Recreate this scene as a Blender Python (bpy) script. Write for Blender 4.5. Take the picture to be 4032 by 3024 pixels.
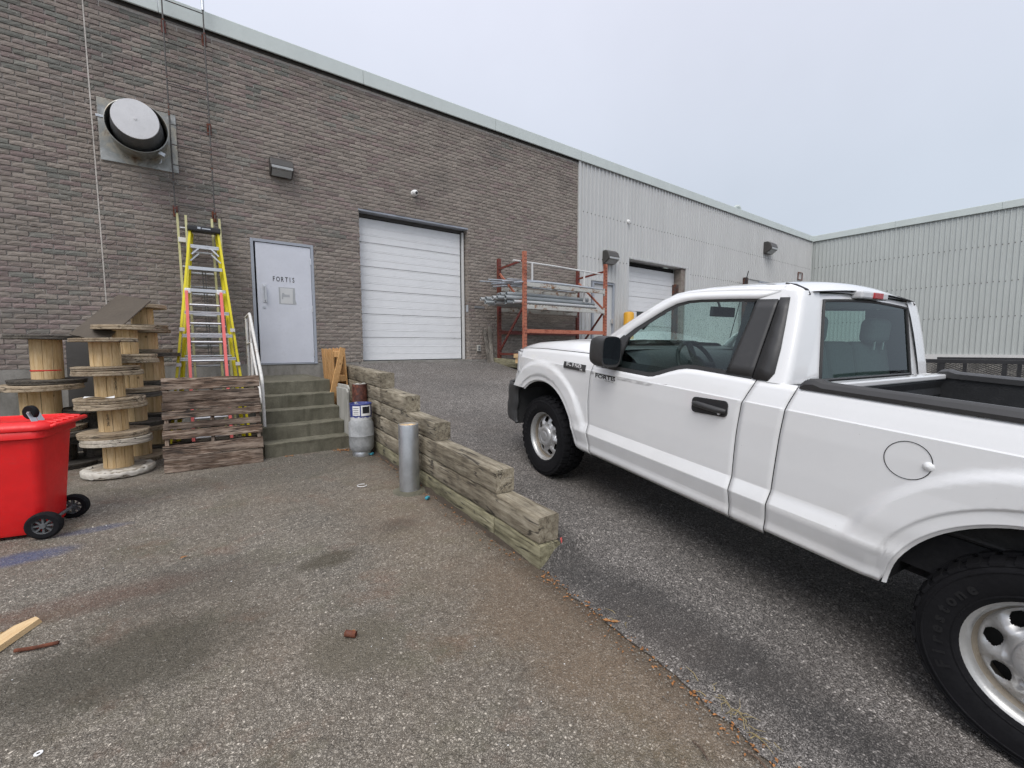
import bpy, bmesh, math, random
from mathutils import Vector, Matrix, noise as mnoise
R = math.radians
sc = bpy.context.scene
COL = sc.collection
for o in list(bpy.data.objects):
    bpy.data.objects.remove(o)

# ------------------------------------------------------------------ camera
CAM_Z = 1.5
AZ, PITCH, ROLL = R(53.666), R(4.692), R(-0.2402)
_F = Vector((math.cos(AZ), math.sin(AZ), 0)); _R = Vector((math.sin(AZ), -math.cos(AZ), 0)); _U = Vector((0, 0, 1))
fw = _F * math.cos(PITCH) - _U * math.sin(PITCH)
up0 = _U * math.cos(PITCH) + _F * math.sin(PITCH)
rt = _R * math.cos(ROLL) + up0 * math.sin(ROLL)
up = up0 * math.cos(ROLL) - _R * math.sin(ROLL)
cam_d = bpy.data.cameras.new('camera')
cam_d.sensor_width = 36.0
cam_d.lens = 1724.2 / 4032 * 36
cam_d.clip_start = 0.02
cam_d.clip_end = 2000
cam = bpy.data.objects.new('camera', cam_d)
COL.objects.link(cam)
m = Matrix.Identity(4)
for i in range(3):
    m[i][0], m[i][1], m[i][2] = rt[i], up[i], -fw[i]
m[2][3] = CAM_Z
cam.matrix_world = m
sc.camera = cam

# ------------------------------------------------------------------ sky, sun, exposure
SUN_EL, SUN_AZ = R(52), R(-138)          # light comes from behind the camera (direction towards the sun)
sun_dir = Vector((math.cos(SUN_EL) * math.cos(SUN_AZ), math.cos(SUN_EL) * math.sin(SUN_AZ), math.sin(SUN_EL)))
w = bpy.data.worlds.new('World')
sc.world = w
w.use_nodes = True
wt = w.node_tree
wt.nodes.clear()
def wn(t, **k):
    n = wt.nodes.new(t)
    for a, b in k.items():
        setattr(n, a, b)
    return n
wout = wn('ShaderNodeOutputWorld'); wbg = wn('ShaderNodeBackground'); wl = wt.links.new
wsky = wn('ShaderNodeTexSky', sky_type='NISHITA', sun_disc=False)
wsky.sun_elevation = SUN_EL
wsky.sun_rotation = math.pi / 2 - SUN_AZ
wsky.dust_density = 4.0
wtc = wn('ShaderNodeTexCoord'); wsep = wn('ShaderNodeSeparateXYZ')
wl(wtc.outputs['Generated'], wsep.inputs[0])
wcl = wn('ShaderNodeClamp'); wl(wsep.outputs[2], wcl.inputs[0])
wramp = wn('ShaderNodeValToRGB'); wl(wcl.outputs[0], wramp.inputs[0])
els = wramp.color_ramp.elements
els[0].position = 0.0; els[0].color = (0.46, 0.525, 0.60, 1)
els[1].position = 1.0; els[1].color = (0.98, 0.99, 1.06, 1)
e = els.new(0.30); e.color = (0.53, 0.58, 0.66, 1)
e = els.new(0.60); e.color = (0.675, 0.70, 0.80, 1)
wno = wn('ShaderNodeTexNoise'); wno.inputs['Scale'].default_value = 1.6; wno.inputs['Detail'].default_value = 5; wno.inputs['Roughness'].default_value = 0.55
wl(wtc.outputs['Generated'], wno.inputs['Vector'])
wmr = wn('ShaderNodeMapRange'); wmr.inputs['From Min'].default_value = 0.3; wmr.inputs['From Max'].default_value = 0.7
wmr.inputs['To Min'].default_value = 0.95; wmr.inputs['To Max'].default_value = 1.05
wl(wno.outputs['Fac'], wmr.inputs['Value'])
wmul = wn('ShaderNodeVectorMath', operation='SCALE'); wl(wramp.outputs[0], wmul.inputs[0]); wl(wmr.outputs[0], wmul.inputs['Scale'])
wsk = wn('ShaderNodeVectorMath', operation='SCALE'); wl(wsky.outputs[0], wsk.inputs[0]); wsk.inputs['Scale'].default_value = 0.10
wmx = wn('ShaderNodeMix', data_type='RGBA'); wmx.inputs['Factor'].default_value = 0.92
wl(wsk.outputs[0], wmx.inputs[6]); wl(wmul.outputs[0], wmx.inputs[7])
wl(wmx.outputs[2], wbg.inputs[0]); wbg.inputs[1].default_value = 0.85
wl(wbg.outputs[0], wout.inputs[0])

sun_l = bpy.data.lights.new('sun', 'SUN')
sun_l.energy = 1.5
sun_l.angle = R(40)
sun_l.color = (1.0, 0.975, 0.945)
sun = bpy.data.objects.new('sun', sun_l)
COL.objects.link(sun)
sun.rotation_euler = sun_dir.to_track_quat('Z', 'Y').to_euler()

sc.view_settings.view_transform = 'Standard'
sc.view_settings.look = 'None'
sc.view_settings.exposure = 0.56
sc.view_settings.gamma = 1.0
sc.view_settings.use_curve_mapping = False
sc.render.engine = 'CYCLES'
sc.cycles.use_denoising = True
try:
    sc.cycles.denoiser = 'OPENIMAGEDENOISE'
    sc.cycles.denoising_prefilter = 'FAST'
except Exception:
    pass
sc.cycles.max_bounces = 6
sc.cycles.transparent_max_bounces = 12
sc.cycles.diffuse_bounces = 2
sc.cycles.glossy_bounces = 2
sc.cycles.use_adaptive_sampling = True
sc.cycles.adaptive_threshold = 0.02

# ------------------------------------------------------------------ helpers
def tag(o, label, cat, group=None):
    o['label'] = label; o['category'] = cat
    if group: o['group'] = group
    return o
def structure(o, label=None):
    o['kind'] = 'structure'
    if label: o['label'] = label
    return o
def stuff(o, label=None):
    o['kind'] = 'stuff'
    if label: o['label'] = label
    return o
def thing(name, label, cat, loc=(0, 0, 0), rotz=0.0, group=None):
    o = bpy.data.objects.new(name, None)
    o.empty_display_size = 0.1
    COL.objects.link(o)
    o.location = loc; o.rotation_euler = (0, 0, rotz)
    return tag(o, label, cat, group)
def copy_tree(o, parent=None):
    c = o.copy(); COL.objects.link(c); c.parent = parent
    for ch in list(o.children):
        copy_tree(ch, c)
    return c
def interp(pts, x):
    if x <= pts[0][0]: return pts[0][1]
    for (a, b), (c, d) in zip(pts, pts[1:]):
        if x <= c:
            return b + (d - b) * (x - a) / (c - a) if c > a else d
    return pts[-1][1]
def smooth(x, a, b):
    t = min(1.0, max(0.0, (x - a) / (b - a)))
    return t * t * (3 - 2 * t)

class MB:
    """collects geometry, builds one mesh object"""
    def __init__(self):
        self.v = []; self.f = []
    def add(self, vs, fs):
        n = len(self.v)
        self.v += [tuple(p) for p in vs]
        self.f += [tuple(i + n for i in q) for q in fs]
        return self
    def box(self, c, s, rot=None):
        x, y, z = s[0] / 2, s[1] / 2, s[2] / 2
        vs = [Vector(p) for p in ((-x, -y, -z), (x, -y, -z), (x, y, -z), (-x, y, -z), (-x, -y, z), (x, -y, z), (x, y, z), (-x, y, z))]
        if rot is not None: vs = [rot @ p for p in vs]
        c = Vector(c)
        return self.add([p + c for p in vs], [(0, 3, 2, 1), (4, 5, 6, 7), (0, 1, 5, 4), (1, 2, 6, 5), (2, 3, 7, 6), (3, 0, 4, 7)])
    def bx(self, x0, x1, y0, y1, z0, z1):
        return self.box(((x0 + x1) / 2, (y0 + y1) / 2, (z0 + z1) / 2), (x1 - x0, y1 - y0, z1 - z0))
    def beam(self, a, b, w, h, upv=(0, 0, 1)):
        a, b = Vector(a), Vector(b); d = (b - a); L = d.length; d.normalize()
        u = Vector(upv); s = d.cross(u)
        if s.length < 1e-5: s = d.cross(Vector((0, 1, 0)))
        s.normalize(); u = s.cross(d)
        rot = Matrix((d, s, u)).transposed()
        return self.box((a + b) / 2, (L, w, h), rot)
    def tube(self, path, r, n=10, cap=True, inner=None):
        path = [Vector(p) for p in path]
        rs = r if isinstance(r, (list, tuple)) else [r] * len(path)
        rings = []; ref = None
        base = len(self.v)
        for i, p in enumerate(path):
            d = (path[min(i + 1, len(path) - 1)] - path[max(i - 1, 0)]).normalized()
            if ref is None:
                ref = d.orthogonal().normalized()
            ref = (ref - d * ref.dot(d))
            ref = ref.normalized() if ref.length > 1e-6 else d.orthogonal().normalized()
            b = d.cross(ref)
            for k in range(n):
                a = 2 * math.pi * k / n
                self.v.append(tuple(p + (ref * math.cos(a) + b * math.sin(a)) * rs[i]))
        for i in range(len(path) - 1):
            for k in range(n):
                a, b = base + i * n + k, base + i * n + (k + 1) % n
                self.f.append((a, b, b + n, a + n))
        if cap:
            self.f.append(tuple(base + k for k in reversed(range(n))))
            e0 = base + (len(path) - 1) * n
            self.f.append(tuple(e0 + k for k in range(n)))
        return self
    def lathe(self, prof, n=32, c=(0, 0, 0), axis='Z', a0=0.0, a1=2 * math.pi):
        """prof: (r, h) list"""
        full = abs(a1 - a0 - 2 * math.pi) < 1e-6
        base = len(self.v); cnt = n if full else n + 1
        for r, h in prof:
            for k in range(cnt):
                a = a0 + (a1 - a0) * k / n
                x, y = r * math.cos(a), r * math.sin(a)
                p = {'Z': (x, y, h), 'Y': (x, h, y), 'X': (h, x, y)}[axis]
                self.v.append((p[0] + c[0], p[1] + c[1], p[2] + c[2]))
        for i in range(len(prof) - 1):
            for k in range(n):
                k2 = (k + 1) % cnt
                q = (base + i * cnt + k, base + i * cnt + k2, base + (i + 1) * cnt + k2, base + (i + 1) * cnt + k)
                self.f.append(q if axis != 'Y' else q[::-1])
        return self
    def grid(self, fn, nu, nv, flip=False):
        base = len(self.v)
        for j in range(nv + 1):
            for i in range(nu + 1):
                self.v.append(tuple(fn(i / nu, j / nv)))
        for j in range(nv):
            for i in range(nu):
                a = base + j * (nu + 1) + i
                q = (a, a + 1, a + nu + 2, a + nu + 1)
                self.f.append(q[::-1] if flip else q)
        return self
    def strip(self, A, B, flip=False):
        base = len(self.v); n = len(A)
        self.v += [tuple(p) for p in A] + [tuple(p) for p in B]
        for i in range(n - 1):
            q = (base + i, base + i + 1, base + n + i + 1, base + n + i)
            self.f.append(q[::-1] if flip else q)
        return self
    def prism(self, poly, d, axis=1, pos=0.0):
        """poly: 2-D outline; extruded by d along axis from pos"""
        n = len(poly); base = len(self.v)
        for k in (pos, pos + d):
            for a, b in poly:
                p = [0, 0, 0]; o = [i for i in range(3) if i != axis]
                p[o[0]], p[o[1]], p[axis] = a, b, k
                self.v.append(tuple(p))
        self.f.append(tuple(base + i for i in range(n)))
        self.f.append(tuple(base + n + i for i in reversed(range(n))))
        for i in range(n):
            j = (i + 1) % n
            self.f.append((base + i, base + n + i, base + n + j, base + j))
        return self
    def xf(self, mat):
        self.v = [tuple(mat @ Vector(p)) for p in self.v]
        return self
    def mesh(self, name, mat=None, sm=False, fix=True, ang=38):
        me = bpy.data.meshes.new(name)
        me.from_pydata(self.v, [], self.f)
        me.update()
        if fix:
            b = bmesh.new(); b.from_mesh(me); bmesh.ops.recalc_face_normals(b, faces=b.faces); b.to_mesh(me); b.free()
        if sm:
            me.polygons.foreach_set('use_smooth', [True] * len(me.polygons))
            me.set_sharp_from_angle(angle=R(ang))
        if mat: me.materials.append(mat)
        return me
    def build(self, name, mat, parent=None, sm=False, bevel=0, loc=None, fix=True, seg=2, ang=38):
        me = self.mesh(name, mat, sm, fix, ang)
        return place(name, me, parent, loc, bevel, seg)
def place(name, me, parent=None, loc=None, bevel=0, seg=2):
    o = bpy.data.objects.new(name, me)
    COL.objects.link(o)
    if parent is not None: o.parent = parent
    if loc is not None: o.location = loc
    if bevel:
        b = o.modifiers.new('bevel', 'BEVEL'); b.width = bevel; b.segments = seg; b.limit_method = 'ANGLE'; b.angle_limit = R(40)
    return o
def rough_box(mb, L, wd, h, seg=24, jit=0.004, rnd=0.012, seed=0, sag=0.0):
    """weathered baulk along +X from 0..L, centred in Y, base at z=0, rounded uneven edges"""
    rg = random.Random(seed)
    prof = []
    n = 3
    for cx, cz, a0 in ((wd / 2 - rnd, rnd, -90), (wd / 2 - rnd, h - rnd, 0), (-wd / 2 + rnd, h - rnd, 90), (-wd / 2 + rnd, rnd, 180)):
        for k in range(n):
            a = R(a0 + 90 * k / (n - 1)); prof.append((cx + rnd * math.cos(a), cz + rnd * math.sin(a)))
    base = len(mb.v); N = len(prof)
    for i in range(seg + 1):
        x = L * i / seg
        ex = 0.004 * rg.uniform(-1, 1) if i in (0, seg) else 0
        for k, (py, pz) in enumerate(prof):
            nz = mnoise.noise(Vector((x * 3.1 + seed * 7.3, py * 9, pz * 9))) * jit * 1.6 + rg.uniform(-1, 1) * jit * 0.35
            py2 = py + nz * (1 if py > 0 else -1); pz2 = pz + nz * (1 if pz > h / 2 else -0.3)
            if pz > h * 0.5 and abs(py) > wd * .3:
                chip = max(0, mnoise.noise(Vector((x * 6 + seed, 3.3 * (1 if py > 0 else -1), seed * .7))) - .3) * .02
                pz2 -= chip
            mb.v.append((x + ex * (k % 3), py2, pz2))
    for i in range(seg):
        for k in range(N):
            a, b = base + i * N + k, base + i * N + (k + 1) % N
            mb.f.append((a, b, b + N, a + N))
    mb.f.append(tuple(base + k for k in range(N))); mb.f.append(tuple(base + seg * N + k for k in reversed(range(N))))
    return mb
def text_mesh(s, size, ext=0.001, mat=None, align='CENTER', shear=0.0, off=0.0, space=1.0, name='lettering'):
    cu = bpy.data.curves.new('txt', 'FONT'); cu.body = s; cu.size = size; cu.extrude = ext; cu.align_x = align; cu.align_y = 'CENTER'
    cu.shear = shear; cu.offset = off; cu.space_character = space; cu.resolution_u = 3
    ob = bpy.data.objects.new('txt', cu); COL.objects.link(ob)
    dg = bpy.context.evaluated_depsgraph_get()
    me = bpy.data.meshes.new_from_object(ob.evaluated_get(dg))
    bpy.data.objects.remove(ob); bpy.data.curves.remove(cu)
    me.name = name; me.materials.clear()
    if mat: me.materials.append(mat)
    return me
# ------------------------------------------------------------------ materials
class NT:
    def __init__(self, name):
        self.m = bpy.data.materials.new(name); self.m.use_nodes = True
        self.t = self.m.node_tree; self.t.nodes.clear()
        self.out = self.n('ShaderNodeOutputMaterial')
        self.b = self.n('ShaderNodeBsdfPrincipled'); self.l(self.b.outputs[0], self.out.inputs[0])
    def n(self, t, **k):
        n = self.t.nodes.new(t)
        for a, b in k.items(): setattr(n, a, b)
        return n
    def l(self, a, b): self.t.links.new(a, b)
    def put(self, sock, v):
        if hasattr(v, 'links'): self.l(v, sock)
        elif isinstance(v, (tuple, list)) and len(v) == 3 and sock.type == 'RGBA': sock.default_value = (*v, 1)
        else: sock.default_value = v
    def pos(self):
        return self.n('ShaderNodeNewGeometry').outputs['Position']
    def obj(self):
        return self.n('ShaderNodeTexCoord').outputs['Object']
    def rnd(self):
        return self.n('ShaderNodeObjectInfo').outputs['Random']
    def sep(self, v):
        s = self.n('ShaderNodeSeparateXYZ'); self.l(v, s.inputs[0]); return s.outputs
    def comb(self, x=0., y=0., z=0.):
        c = self.n('ShaderNodeCombineXYZ')
        for i, v in enumerate((x, y, z)): self.put(c.inputs[i], v)
        return c.outputs[0]
    def vm(self, op, a, b=None, scale=None):
        n = self.n('ShaderNodeVectorMath', operation=op); self.put(n.inputs[0], a)
        if b is not None: self.put(n.inputs[1], b)
        if scale is not None: self.put(n.inputs['Scale'], scale)
        return n.outputs['Value'] if op in ('LENGTH', 'DISTANCE', 'DOT_PRODUCT') else n.outputs[0]
    def ma(self, op, a, b=0.0, c=None, clamp=False):
        n = self.n('ShaderNodeMath', operation=op, use_clamp=clamp); self.put(n.inputs[0], a); self.put(n.inputs[1], b)
        if c is not None: self.put(n.inputs[2], c)
        return n.outputs[0]
    def noise(self, v, scale=5., det=4., rough=.55, dist=0., col=False):
        n = self.n('ShaderNodeTexNoise'); self.l(v, n.inputs['Vector'])
        n.inputs['Scale'].default_value = scale; n.inputs['Detail'].default_value = det; n.inputs['Roughness'].default_value = rough; n.inputs['Distortion'].default_value = dist
        return n.outputs['Color' if col else 'Fac']
    def voro(self, v, scale, feat='F1', out='Distance', rand=1.):
        n = self.n('ShaderNodeTexVoronoi', feature=feat); self.l(v, n.inputs['Vector']); n.inputs['Scale'].default_value = scale; n.inputs['Randomness'].default_value = rand
        return n.outputs[out]
    def white(self, v, out='Value'):
        n = self.n('ShaderNodeTexWhiteNoise', noise_dimensions='3D'); self.l(v, n.inputs['Vector']); return n.outputs[out]
    def mr(self, v, a, b, c=0., d=1., smooth=False):
        n = self.n('ShaderNodeMapRange'); n.clamp = True
        if smooth: n.interpolation_type = 'SMOOTHSTEP'
        self.put(n.inputs['Value'], v)
        for k, x in zip(('From Min', 'From Max', 'To Min', 'To Max'), (a, b, c, d)): n.inputs[k].default_value = x
        return n.outputs[0]
    def ramp(self, v, stops, const=False):
        n = self.n('ShaderNodeValToRGB'); self.l(v, n.inputs[0])
        if const: n.color_ramp.interpolation = 'CONSTANT'
        e = n.color_ramp.elements
        while len(e) < len(stops): e.new(0.5)
        for q, (p, c) in zip(e, stops): q.position = p; q.color = (*c, 1)
        return n.outputs[0]
    def mix(self, f, a, b, mode='MIX'):
        n = self.n('ShaderNodeMix', data_type='RGBA', blend_type=mode); self.put(n.inputs[0], f); self.put(n.inputs[6], a); self.put(n.inputs[7], b)
        return n.outputs[2]
    def hsv(self, c, h=.5, s=1., v=1.):
        n = self.n('ShaderNodeHueSaturation'); self.put(n.inputs['Hue'], h); self.put(n.inputs['Saturation'], s); self.put(n.inputs['Value'], v); self.put(n.inputs['Color'], c)
        return n.outputs[0]
    def bump(self, h, s=.5, d=.01, nrm=None):
        n = self.n('ShaderNodeBump'); self.l(h, n.inputs['Height']); n.inputs['Strength'].default_value = s; n.inputs['Distance'].default_value = d
        if nrm is not None: self.l(nrm, n.inputs['Normal'])
        return n.outputs[0]
    def set(self, **k):
        for a, v in k.items():
            self.put(self.b.inputs[{'col': 'Base Color', 'rough': 'Roughness', 'metal': 'Metallic', 'nrm': 'Normal', 'coat': 'Coat Weight', 'coatr': 'Coat Roughness', 'spec': 'Specular IOR Level', 'emit': 'Emission Color', 'es': 'Emission Strength', 'alpha': 'Alpha'}[a]], v)
        return self.m
def paint(name, col, rough=.45, metal=0., var=.10, bump=.05, scale=6., coat=0., dirt=0.15, dirtcol=(.09, .075, .06), world=False):
    t = NT(name); p = t.pos() if world else t.obj()
    n = t.noise(p, scale, 5, .6); n2 = t.noise(p, scale * 9, 3, .6)
    c = t.mix(t.mr(n, .3, .7), tuple(x * (1 - var) for x in col), tuple(min(1, x * (1 + var)) for x in col))
    if dirt: c = t.mix(t.mr(t.ma('MULTIPLY', n, n2), .30, .52, 0, dirt * 2.2), c, dirtcol)
    return t.set(col=c, rough=t.mr(n2, .3, .7, rough * .85, min(1, rough * 1.2)), metal=metal, nrm=t.bump(n2, bump * 2, .003), coat=coat)
def wood(name, c1, c2, c3, axis=0, scale=1., rough=.8, grey=.0, bump=.5, knots=True, world=False, perobj=.25):
    """c1 dark grain, c2 main, c3 light; grain runs along local axis"""
    t = NT(name); p = t.pos() if world else t.obj(); r = t.rnd()
    off = t.vm('ADD', p, t.comb(t.ma('MULTIPLY', r, 37.), t.ma('MULTIPLY', r, 91.), t.ma('MULTIPLY', r, 13.)))
    st = [9., 9., 9.]; st[axis] = .8
    q = t.vm('MULTIPLY', off, tuple(st))
    g1 = t.noise(q, 4 * scale, 6, .65, .4); g2 = t.noise(q, 16 * scale, 5, .7, .2); big = t.noise(off, 2.2, 4, .6)
    g = t.ma('ADD', t.ma('MULTIPLY', g1, .6), t.ma('MULTIPLY', g2, .4))
    c = t.ramp(g, [(.32, c1), (.47, c2), (.60, c3), (.72, c2)])
    c = t.mix(t.mr(big, .38, .66, 0, .55), c, c1, 'MULTIPLY') if grey else t.mix(t.mr(big, .4, .7, 0, .3), c, c3)
    if knots:
        k = t.voro(t.vm('MULTIPLY', off, (5., 5., 5.)), 1., 'F1')
        c = t.mix(t.mr(k, .05, .10, .75, 0), c, tuple(x * .45 for x in c1))
    c = t.hsv(c, .5, 1., t.mr(r, 0, 1, 1 - perobj, 1 + perobj * .6))
    crack = t.mr(g2, .30, .44, 0, 1)
    if grey:
        chk = t.mr(t.ma('ABSOLUTE', t.ma('SUBTRACT', t.noise(t.vm('MULTIPLY', off, tuple(x * .55 for x in st)), 2.6 * scale, 3, .55, .3), .5)), .006, .022, 1, 0)
        chk = t.ma('MULTIPLY', chk, t.mr(t.noise(off, 5., 2, .5), .42, .58))
        c = t.mix(t.ma('MULTIPLY', chk, .85), c, (.018, .015, .012))
        crack = t.ma('SUBTRACT', crack, t.ma('MULTIPLY', chk, 1.5))
    return t.set(col=c, rough=rough, nrm=t.bump(t.ma('ADD', t.ma('MULTIPLY', crack, .6), g), bump, .006))
MAT = {}
# --- brickwork: a tint per brick cell
BX0, BZ0, BL, BH = -5.0, 1.237, 0.222, 0.0695
def brick_mat():
    t = NT('brick'); p = t.pos(); x, y, z = t.sep(p)
    row = t.ma('FLOOR', t.ma('DIVIDE', t.ma('SUBTRACT', z, BZ0 - .001), BH))
    par = t.ma('MULTIPLY', t.ma('MODULO', row, 2.), .5)
    colm = t.ma('FLOOR', t.ma('ADD', t.ma('DIVIDE', t.ma('SUBTRACT', x, BX0), BL), par))
    cell = t.comb(colm, row, 3.7)
    wv = t.white(cell); wc = t.white(t.comb(row, colm, 9.1))
    patch = t.noise(p, .55, 3, .6)
    lin = t.mr(x, -2., 4.5, .16, -.10)
    upz = t.mr(z, 2.5, 6., -.06, .07)
    sel = t.ma('ADD', t.ma('ADD', t.ma('MULTIPLY', t.ma('SUBTRACT', wv, .5), .70), patch), t.ma('ADD', lin, upz))
    c = t.ramp(sel, [(.30, (.242, .210, .182)), (.52, (.245, .211, .183)), (.68, (.232, .193, .172)), (.80, (.218, .168, .158)), (.92, (.192, .185, .162)), (1., (.168, .168, .150))])
    c = t.hsv(c, .5, 1., t.mr(wc, 0, 1, .85, 1.15))
    st = t.vm('MULTIPLY', p, (9., 40., 46.))
    streak = t.noise(st, 1.4, 5, .7, .5)
    c = t.mix(t.mr(streak, .35, .65), t.hsv(c, .5, .95, .80), t.hsv(c, .5, .95, 1.18))
    blotch = t.noise(p, 7., 4, .6)
    c = t.mix(t.mr(blotch, .60, .75, 0, .35), c, (.28, .25, .225))
    dk = t.noise(p, 1.1, 4, .6)
    c = t.mix(t.mr(dk, .55, .75, 0, .35), c, (.10, .09, .085))
    chip = t.noise(p, 26., 2, .5)
    c = t.mix(t.mr(chip, .74, .78, 0, .8), c, (.5, .47, .43))
    return t.set(col=c, rough=.92, spec=.25, nrm=t.bump(t.ma('ADD', streak, t.ma('MULTIPLY', t.noise(p, 60, 4, .6), .5)), .75, .008))
MAT['brick'] = brick_mat()
def mortar_mat():
    t = NT('mortar'); p = t.pos(); n = t.noise(p, 30, 5, .65); n2 = t.noise(p, 1.3, 3, .5)
    c = t.mix(t.mr(n, .3, .7), (.38, .35, .32), (.60, .565, .52))
    c = t.mix(t.mr(n2, .45, .7, 0, .4), c, (.36, .335, .31))
    return t.set(col=c, rough=.95, nrm=t.bump(n, .6, .006))
MAT['mortar'] = mortar_mat()
def concrete_mat(name, a, b, stain, s=1., green=0.):
    t = NT(name); p = t.pos(); n = t.noise(p, 2.2 * s, 6, .65); n2 = t.noise(p, 60, 4, .7); n3 = t.noise(t.vm('MULTIPLY', p, (4., 4., .9)), 2.1, 4, .6)
    c = t.mix(t.mr(n, .3, .7), a, b); c = t.mix(t.mr(n3, .48, .72, 0, .75), c, stain)
    c = t.mix(t.mr(n2, .35, .65, 0, .35), c, tuple(x * .6 for x in a))
    return t.set(col=c, rough=.9, nrm=t.bump(t.ma('ADD', n2, t.ma('MULTIPLY', n, .6)), .5, .006))
MAT['concrete'] = concrete_mat('concrete', (.22, .21, .19), (.34, .325, .30), (.13, .125, .105))
MAT['step'] = concrete_mat('step_concrete', (.105, .098, .068), (.195, .184, .140), (.055, .055, .035), 1.4)
MAT['pale_concrete'] = concrete_mat('pale_concrete', (.38, .375, .34), (.50, .49, .455), (.25, .25, .215))
# --- asphalt
def asphalt_mat(name, stone, dark, ramp_side=False):
    t = NT(name); p = t.pos(); x, y, z = t.sep(p)
    pf = t.comb(x, y, 0.)
    wob = t.vm('ADD', pf, t.vm('SCALE', t.noise(pf, 22, 3, .6, col=True), scale=.03))
    v1 = t.voro(wob, 88.); c1 = t.sep(t.voro(wob, 88., out='Color'))
    v2 = t.voro(wob, 210.); c2 = t.sep(t.voro(wob, 210., out='Color'))
    big = t.noise(pf, .8, 5, .6); mid = t.noise(pf, 3.2, 5, .65); fine = t.noise(pf, 45, 4, .7)
    tone = t.ramp(c1[0], [(0., tuple(q * .55 for q in stone)), (.35, tuple(q * .82 for q in stone)), (.62, stone), (.86, tuple(q * 1.35 for q in stone)), (.95, tuple(min(.8, q * 1.9) for q in stone)), (1., tuple(min(.85, q * 2.6) for q in stone))])
    tone2 = t.ramp(c2[1], [(0., tuple(q * .5 for q in stone)), (.6, stone), (.93, tuple(q * 1.6 for q in stone)), (1., tuple(q * 2.8 for q in stone))])
    m1 = t.mr(v1, .30, .62, 1, 0)
    show = t.mr(c1[1], .25, .5, 0., 1.)
    c = t.mix(t.ma('MULTIPLY', m1, show), t.mix(t.mr(v2, .3, .6, 1, 0), dark, tone2), tone)
    c = t.mix(t.mr(mid, .40, .62, 0., .5), c, t.mix(.5, c, dark))
    c = t.hsv(c, .5, 1., t.mr(big, .3, .7, .78, 1.2))
    c = t.hsv(c, .5, 1., t.ma('MULTIPLY', t.mr(t.noise(pf, 33, 4, .75), .30, .70, .55, 1.45), t.mr(t.noise(pf, 9, 4, .7), .3, .7, .82, 1.18)))
    nb = t.ma('MULTIPLY', t.ma('SUBTRACT', t.noise(pf, 3.6, 5, .65), .5), 1.4)
    def blot(cx, cy, rx, ry, soft=.35, sc=3.5, amt=.35):
        d = t.vm('LENGTH', t.vm('MULTIPLY', t.vm('SUBTRACT', pf, (cx, cy, 0.)), (1 / rx, 1 / ry, 0.)))
        return t.mr(t.ma('ADD', d, nb), 1 - soft, 1 + soft, 1, 0, True)
    tint = t.noise(pf, .62, 4, .6)
    if not ramp_side:
        c = t.mix(t.mr(tint, .40, .66, 0, .6), c, t.mix(.5, c, (.20, .145, .095)))
        c = t.mix(t.mr(t.noise(pf, 1.7, 5, .65), .52, .66, 0, .6), c, t.mix(.55, c, (.11, .105, .06)))
        c = t.mix(t.mr(t.noise(t.vm('ADD', pf, (7., 3., 0.)), 2.6, 5, .7), .55, .70, 0, .6), c, t.mix(.5, c, (.20, .095, .058)))
        c = t.mix(t.ma('MULTIPLY', blot(1.45, 2.9, .45, 1.9, .6), .45), c, t.mix(.40, c, (.23, .145, .075)))        # rusty soil along the timbers
        c = t.mix(t.ma('MULTIPLY', blot(1.55, 1.5, .35, .9), .6), c, t.mix(.5, c, (.19, .125, .075)))
        c = t.mix(t.ma('MULTIPLY', blot(.70, 3.07, .20, .10, .45), .62), c, (.055, .045, .025))            # oily puddle mark
        c = t.mix(t.ma('MULTIPLY', blot(-.33, 2.62, .50, .28, .5), .72), c, (.062, .056, .040))
        c = t.mix(t.ma('MULTIPLY', blot(-.05, 3.25, .45, .3, .6), .45), c, (.07, .062, .05))
        c = t.mix(t.ma('MULTIPLY', blot(.60, 2.10, .20, .22, .4), .6), c, (.12, .105, .075))
        c = t.mix(t.ma('MULTIPLY', blot(1.30, 3.35, .18, .12, .6), .4), c, (.06, .05, .04))
        c = t.mix(t.ma('MULTIPLY', blot(-.62, 3.35, .55, .12, .6), .38), c, (.13, .06, .04))               # rust run
        c = t.mix(t.ma('MULTIPLY', blot(-1.05, 4.28, .30, .10, .5, 6.), .5), c, (.035, .075, .22))        # blue marking paint
        c = t.mix(t.ma('MULTIPLY', blot(-.70, 4.62, .22, .06, .5, 6.), .35), c, (.045, .08, .20))
        edge_d = t.vm('LENGTH', t.vm('SUBTRACT', t.comb(x, 0., 0.), t.comb(t.ma('ADD', 1.787 - .043 * 2.13, t.ma('MULTIPLY', y, .043)), 0., 0.)))
        c = t.mix(t.ma('MULTIPLY', t.mr(t.ma('ADD', edge_d, t.ma('MULTIPLY', nb, .12)), .02, .20, 1, 0), .55), c, (.060, .042, .027))   # damp soil and leaf dust caught along the timbers
        c = t.mix(t.ma('MULTIPLY', blot(.9, 5.6, 1.3, .5, .5), .35), c, (.06, .055, .045))
    else:
        c = t.mix(t.ma('MULTIPLY', blot(1.95, 1.5, .16, 1.7, .6), .62), c, (.030, .029, .029))             # tarry seam
        c = t.mix(t.mr(tint, .48, .66, 0, .4), c, t.mix(.5, c, (.15, .12, .10)))
    h = t.ma('ADD', t.ma('MULTIPLY', t.ma('MULTIPLY', m1, show), .8), t.ma('ADD', t.ma('MULTIPLY', fine, .5), t.ma('MULTIPLY', t.mr(v2, .2, .7, 1, 0), .3)))
    rg = t.mr(big, .35, .65, .74, .92)
    return t.set(col=c, rough=rg, spec=.35, nrm=t.bump(h, .9, .008))
MAT['asphalt'] = asphalt_mat('old_asphalt', (.325, .296, .252), (.105, .094, .077))
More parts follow.
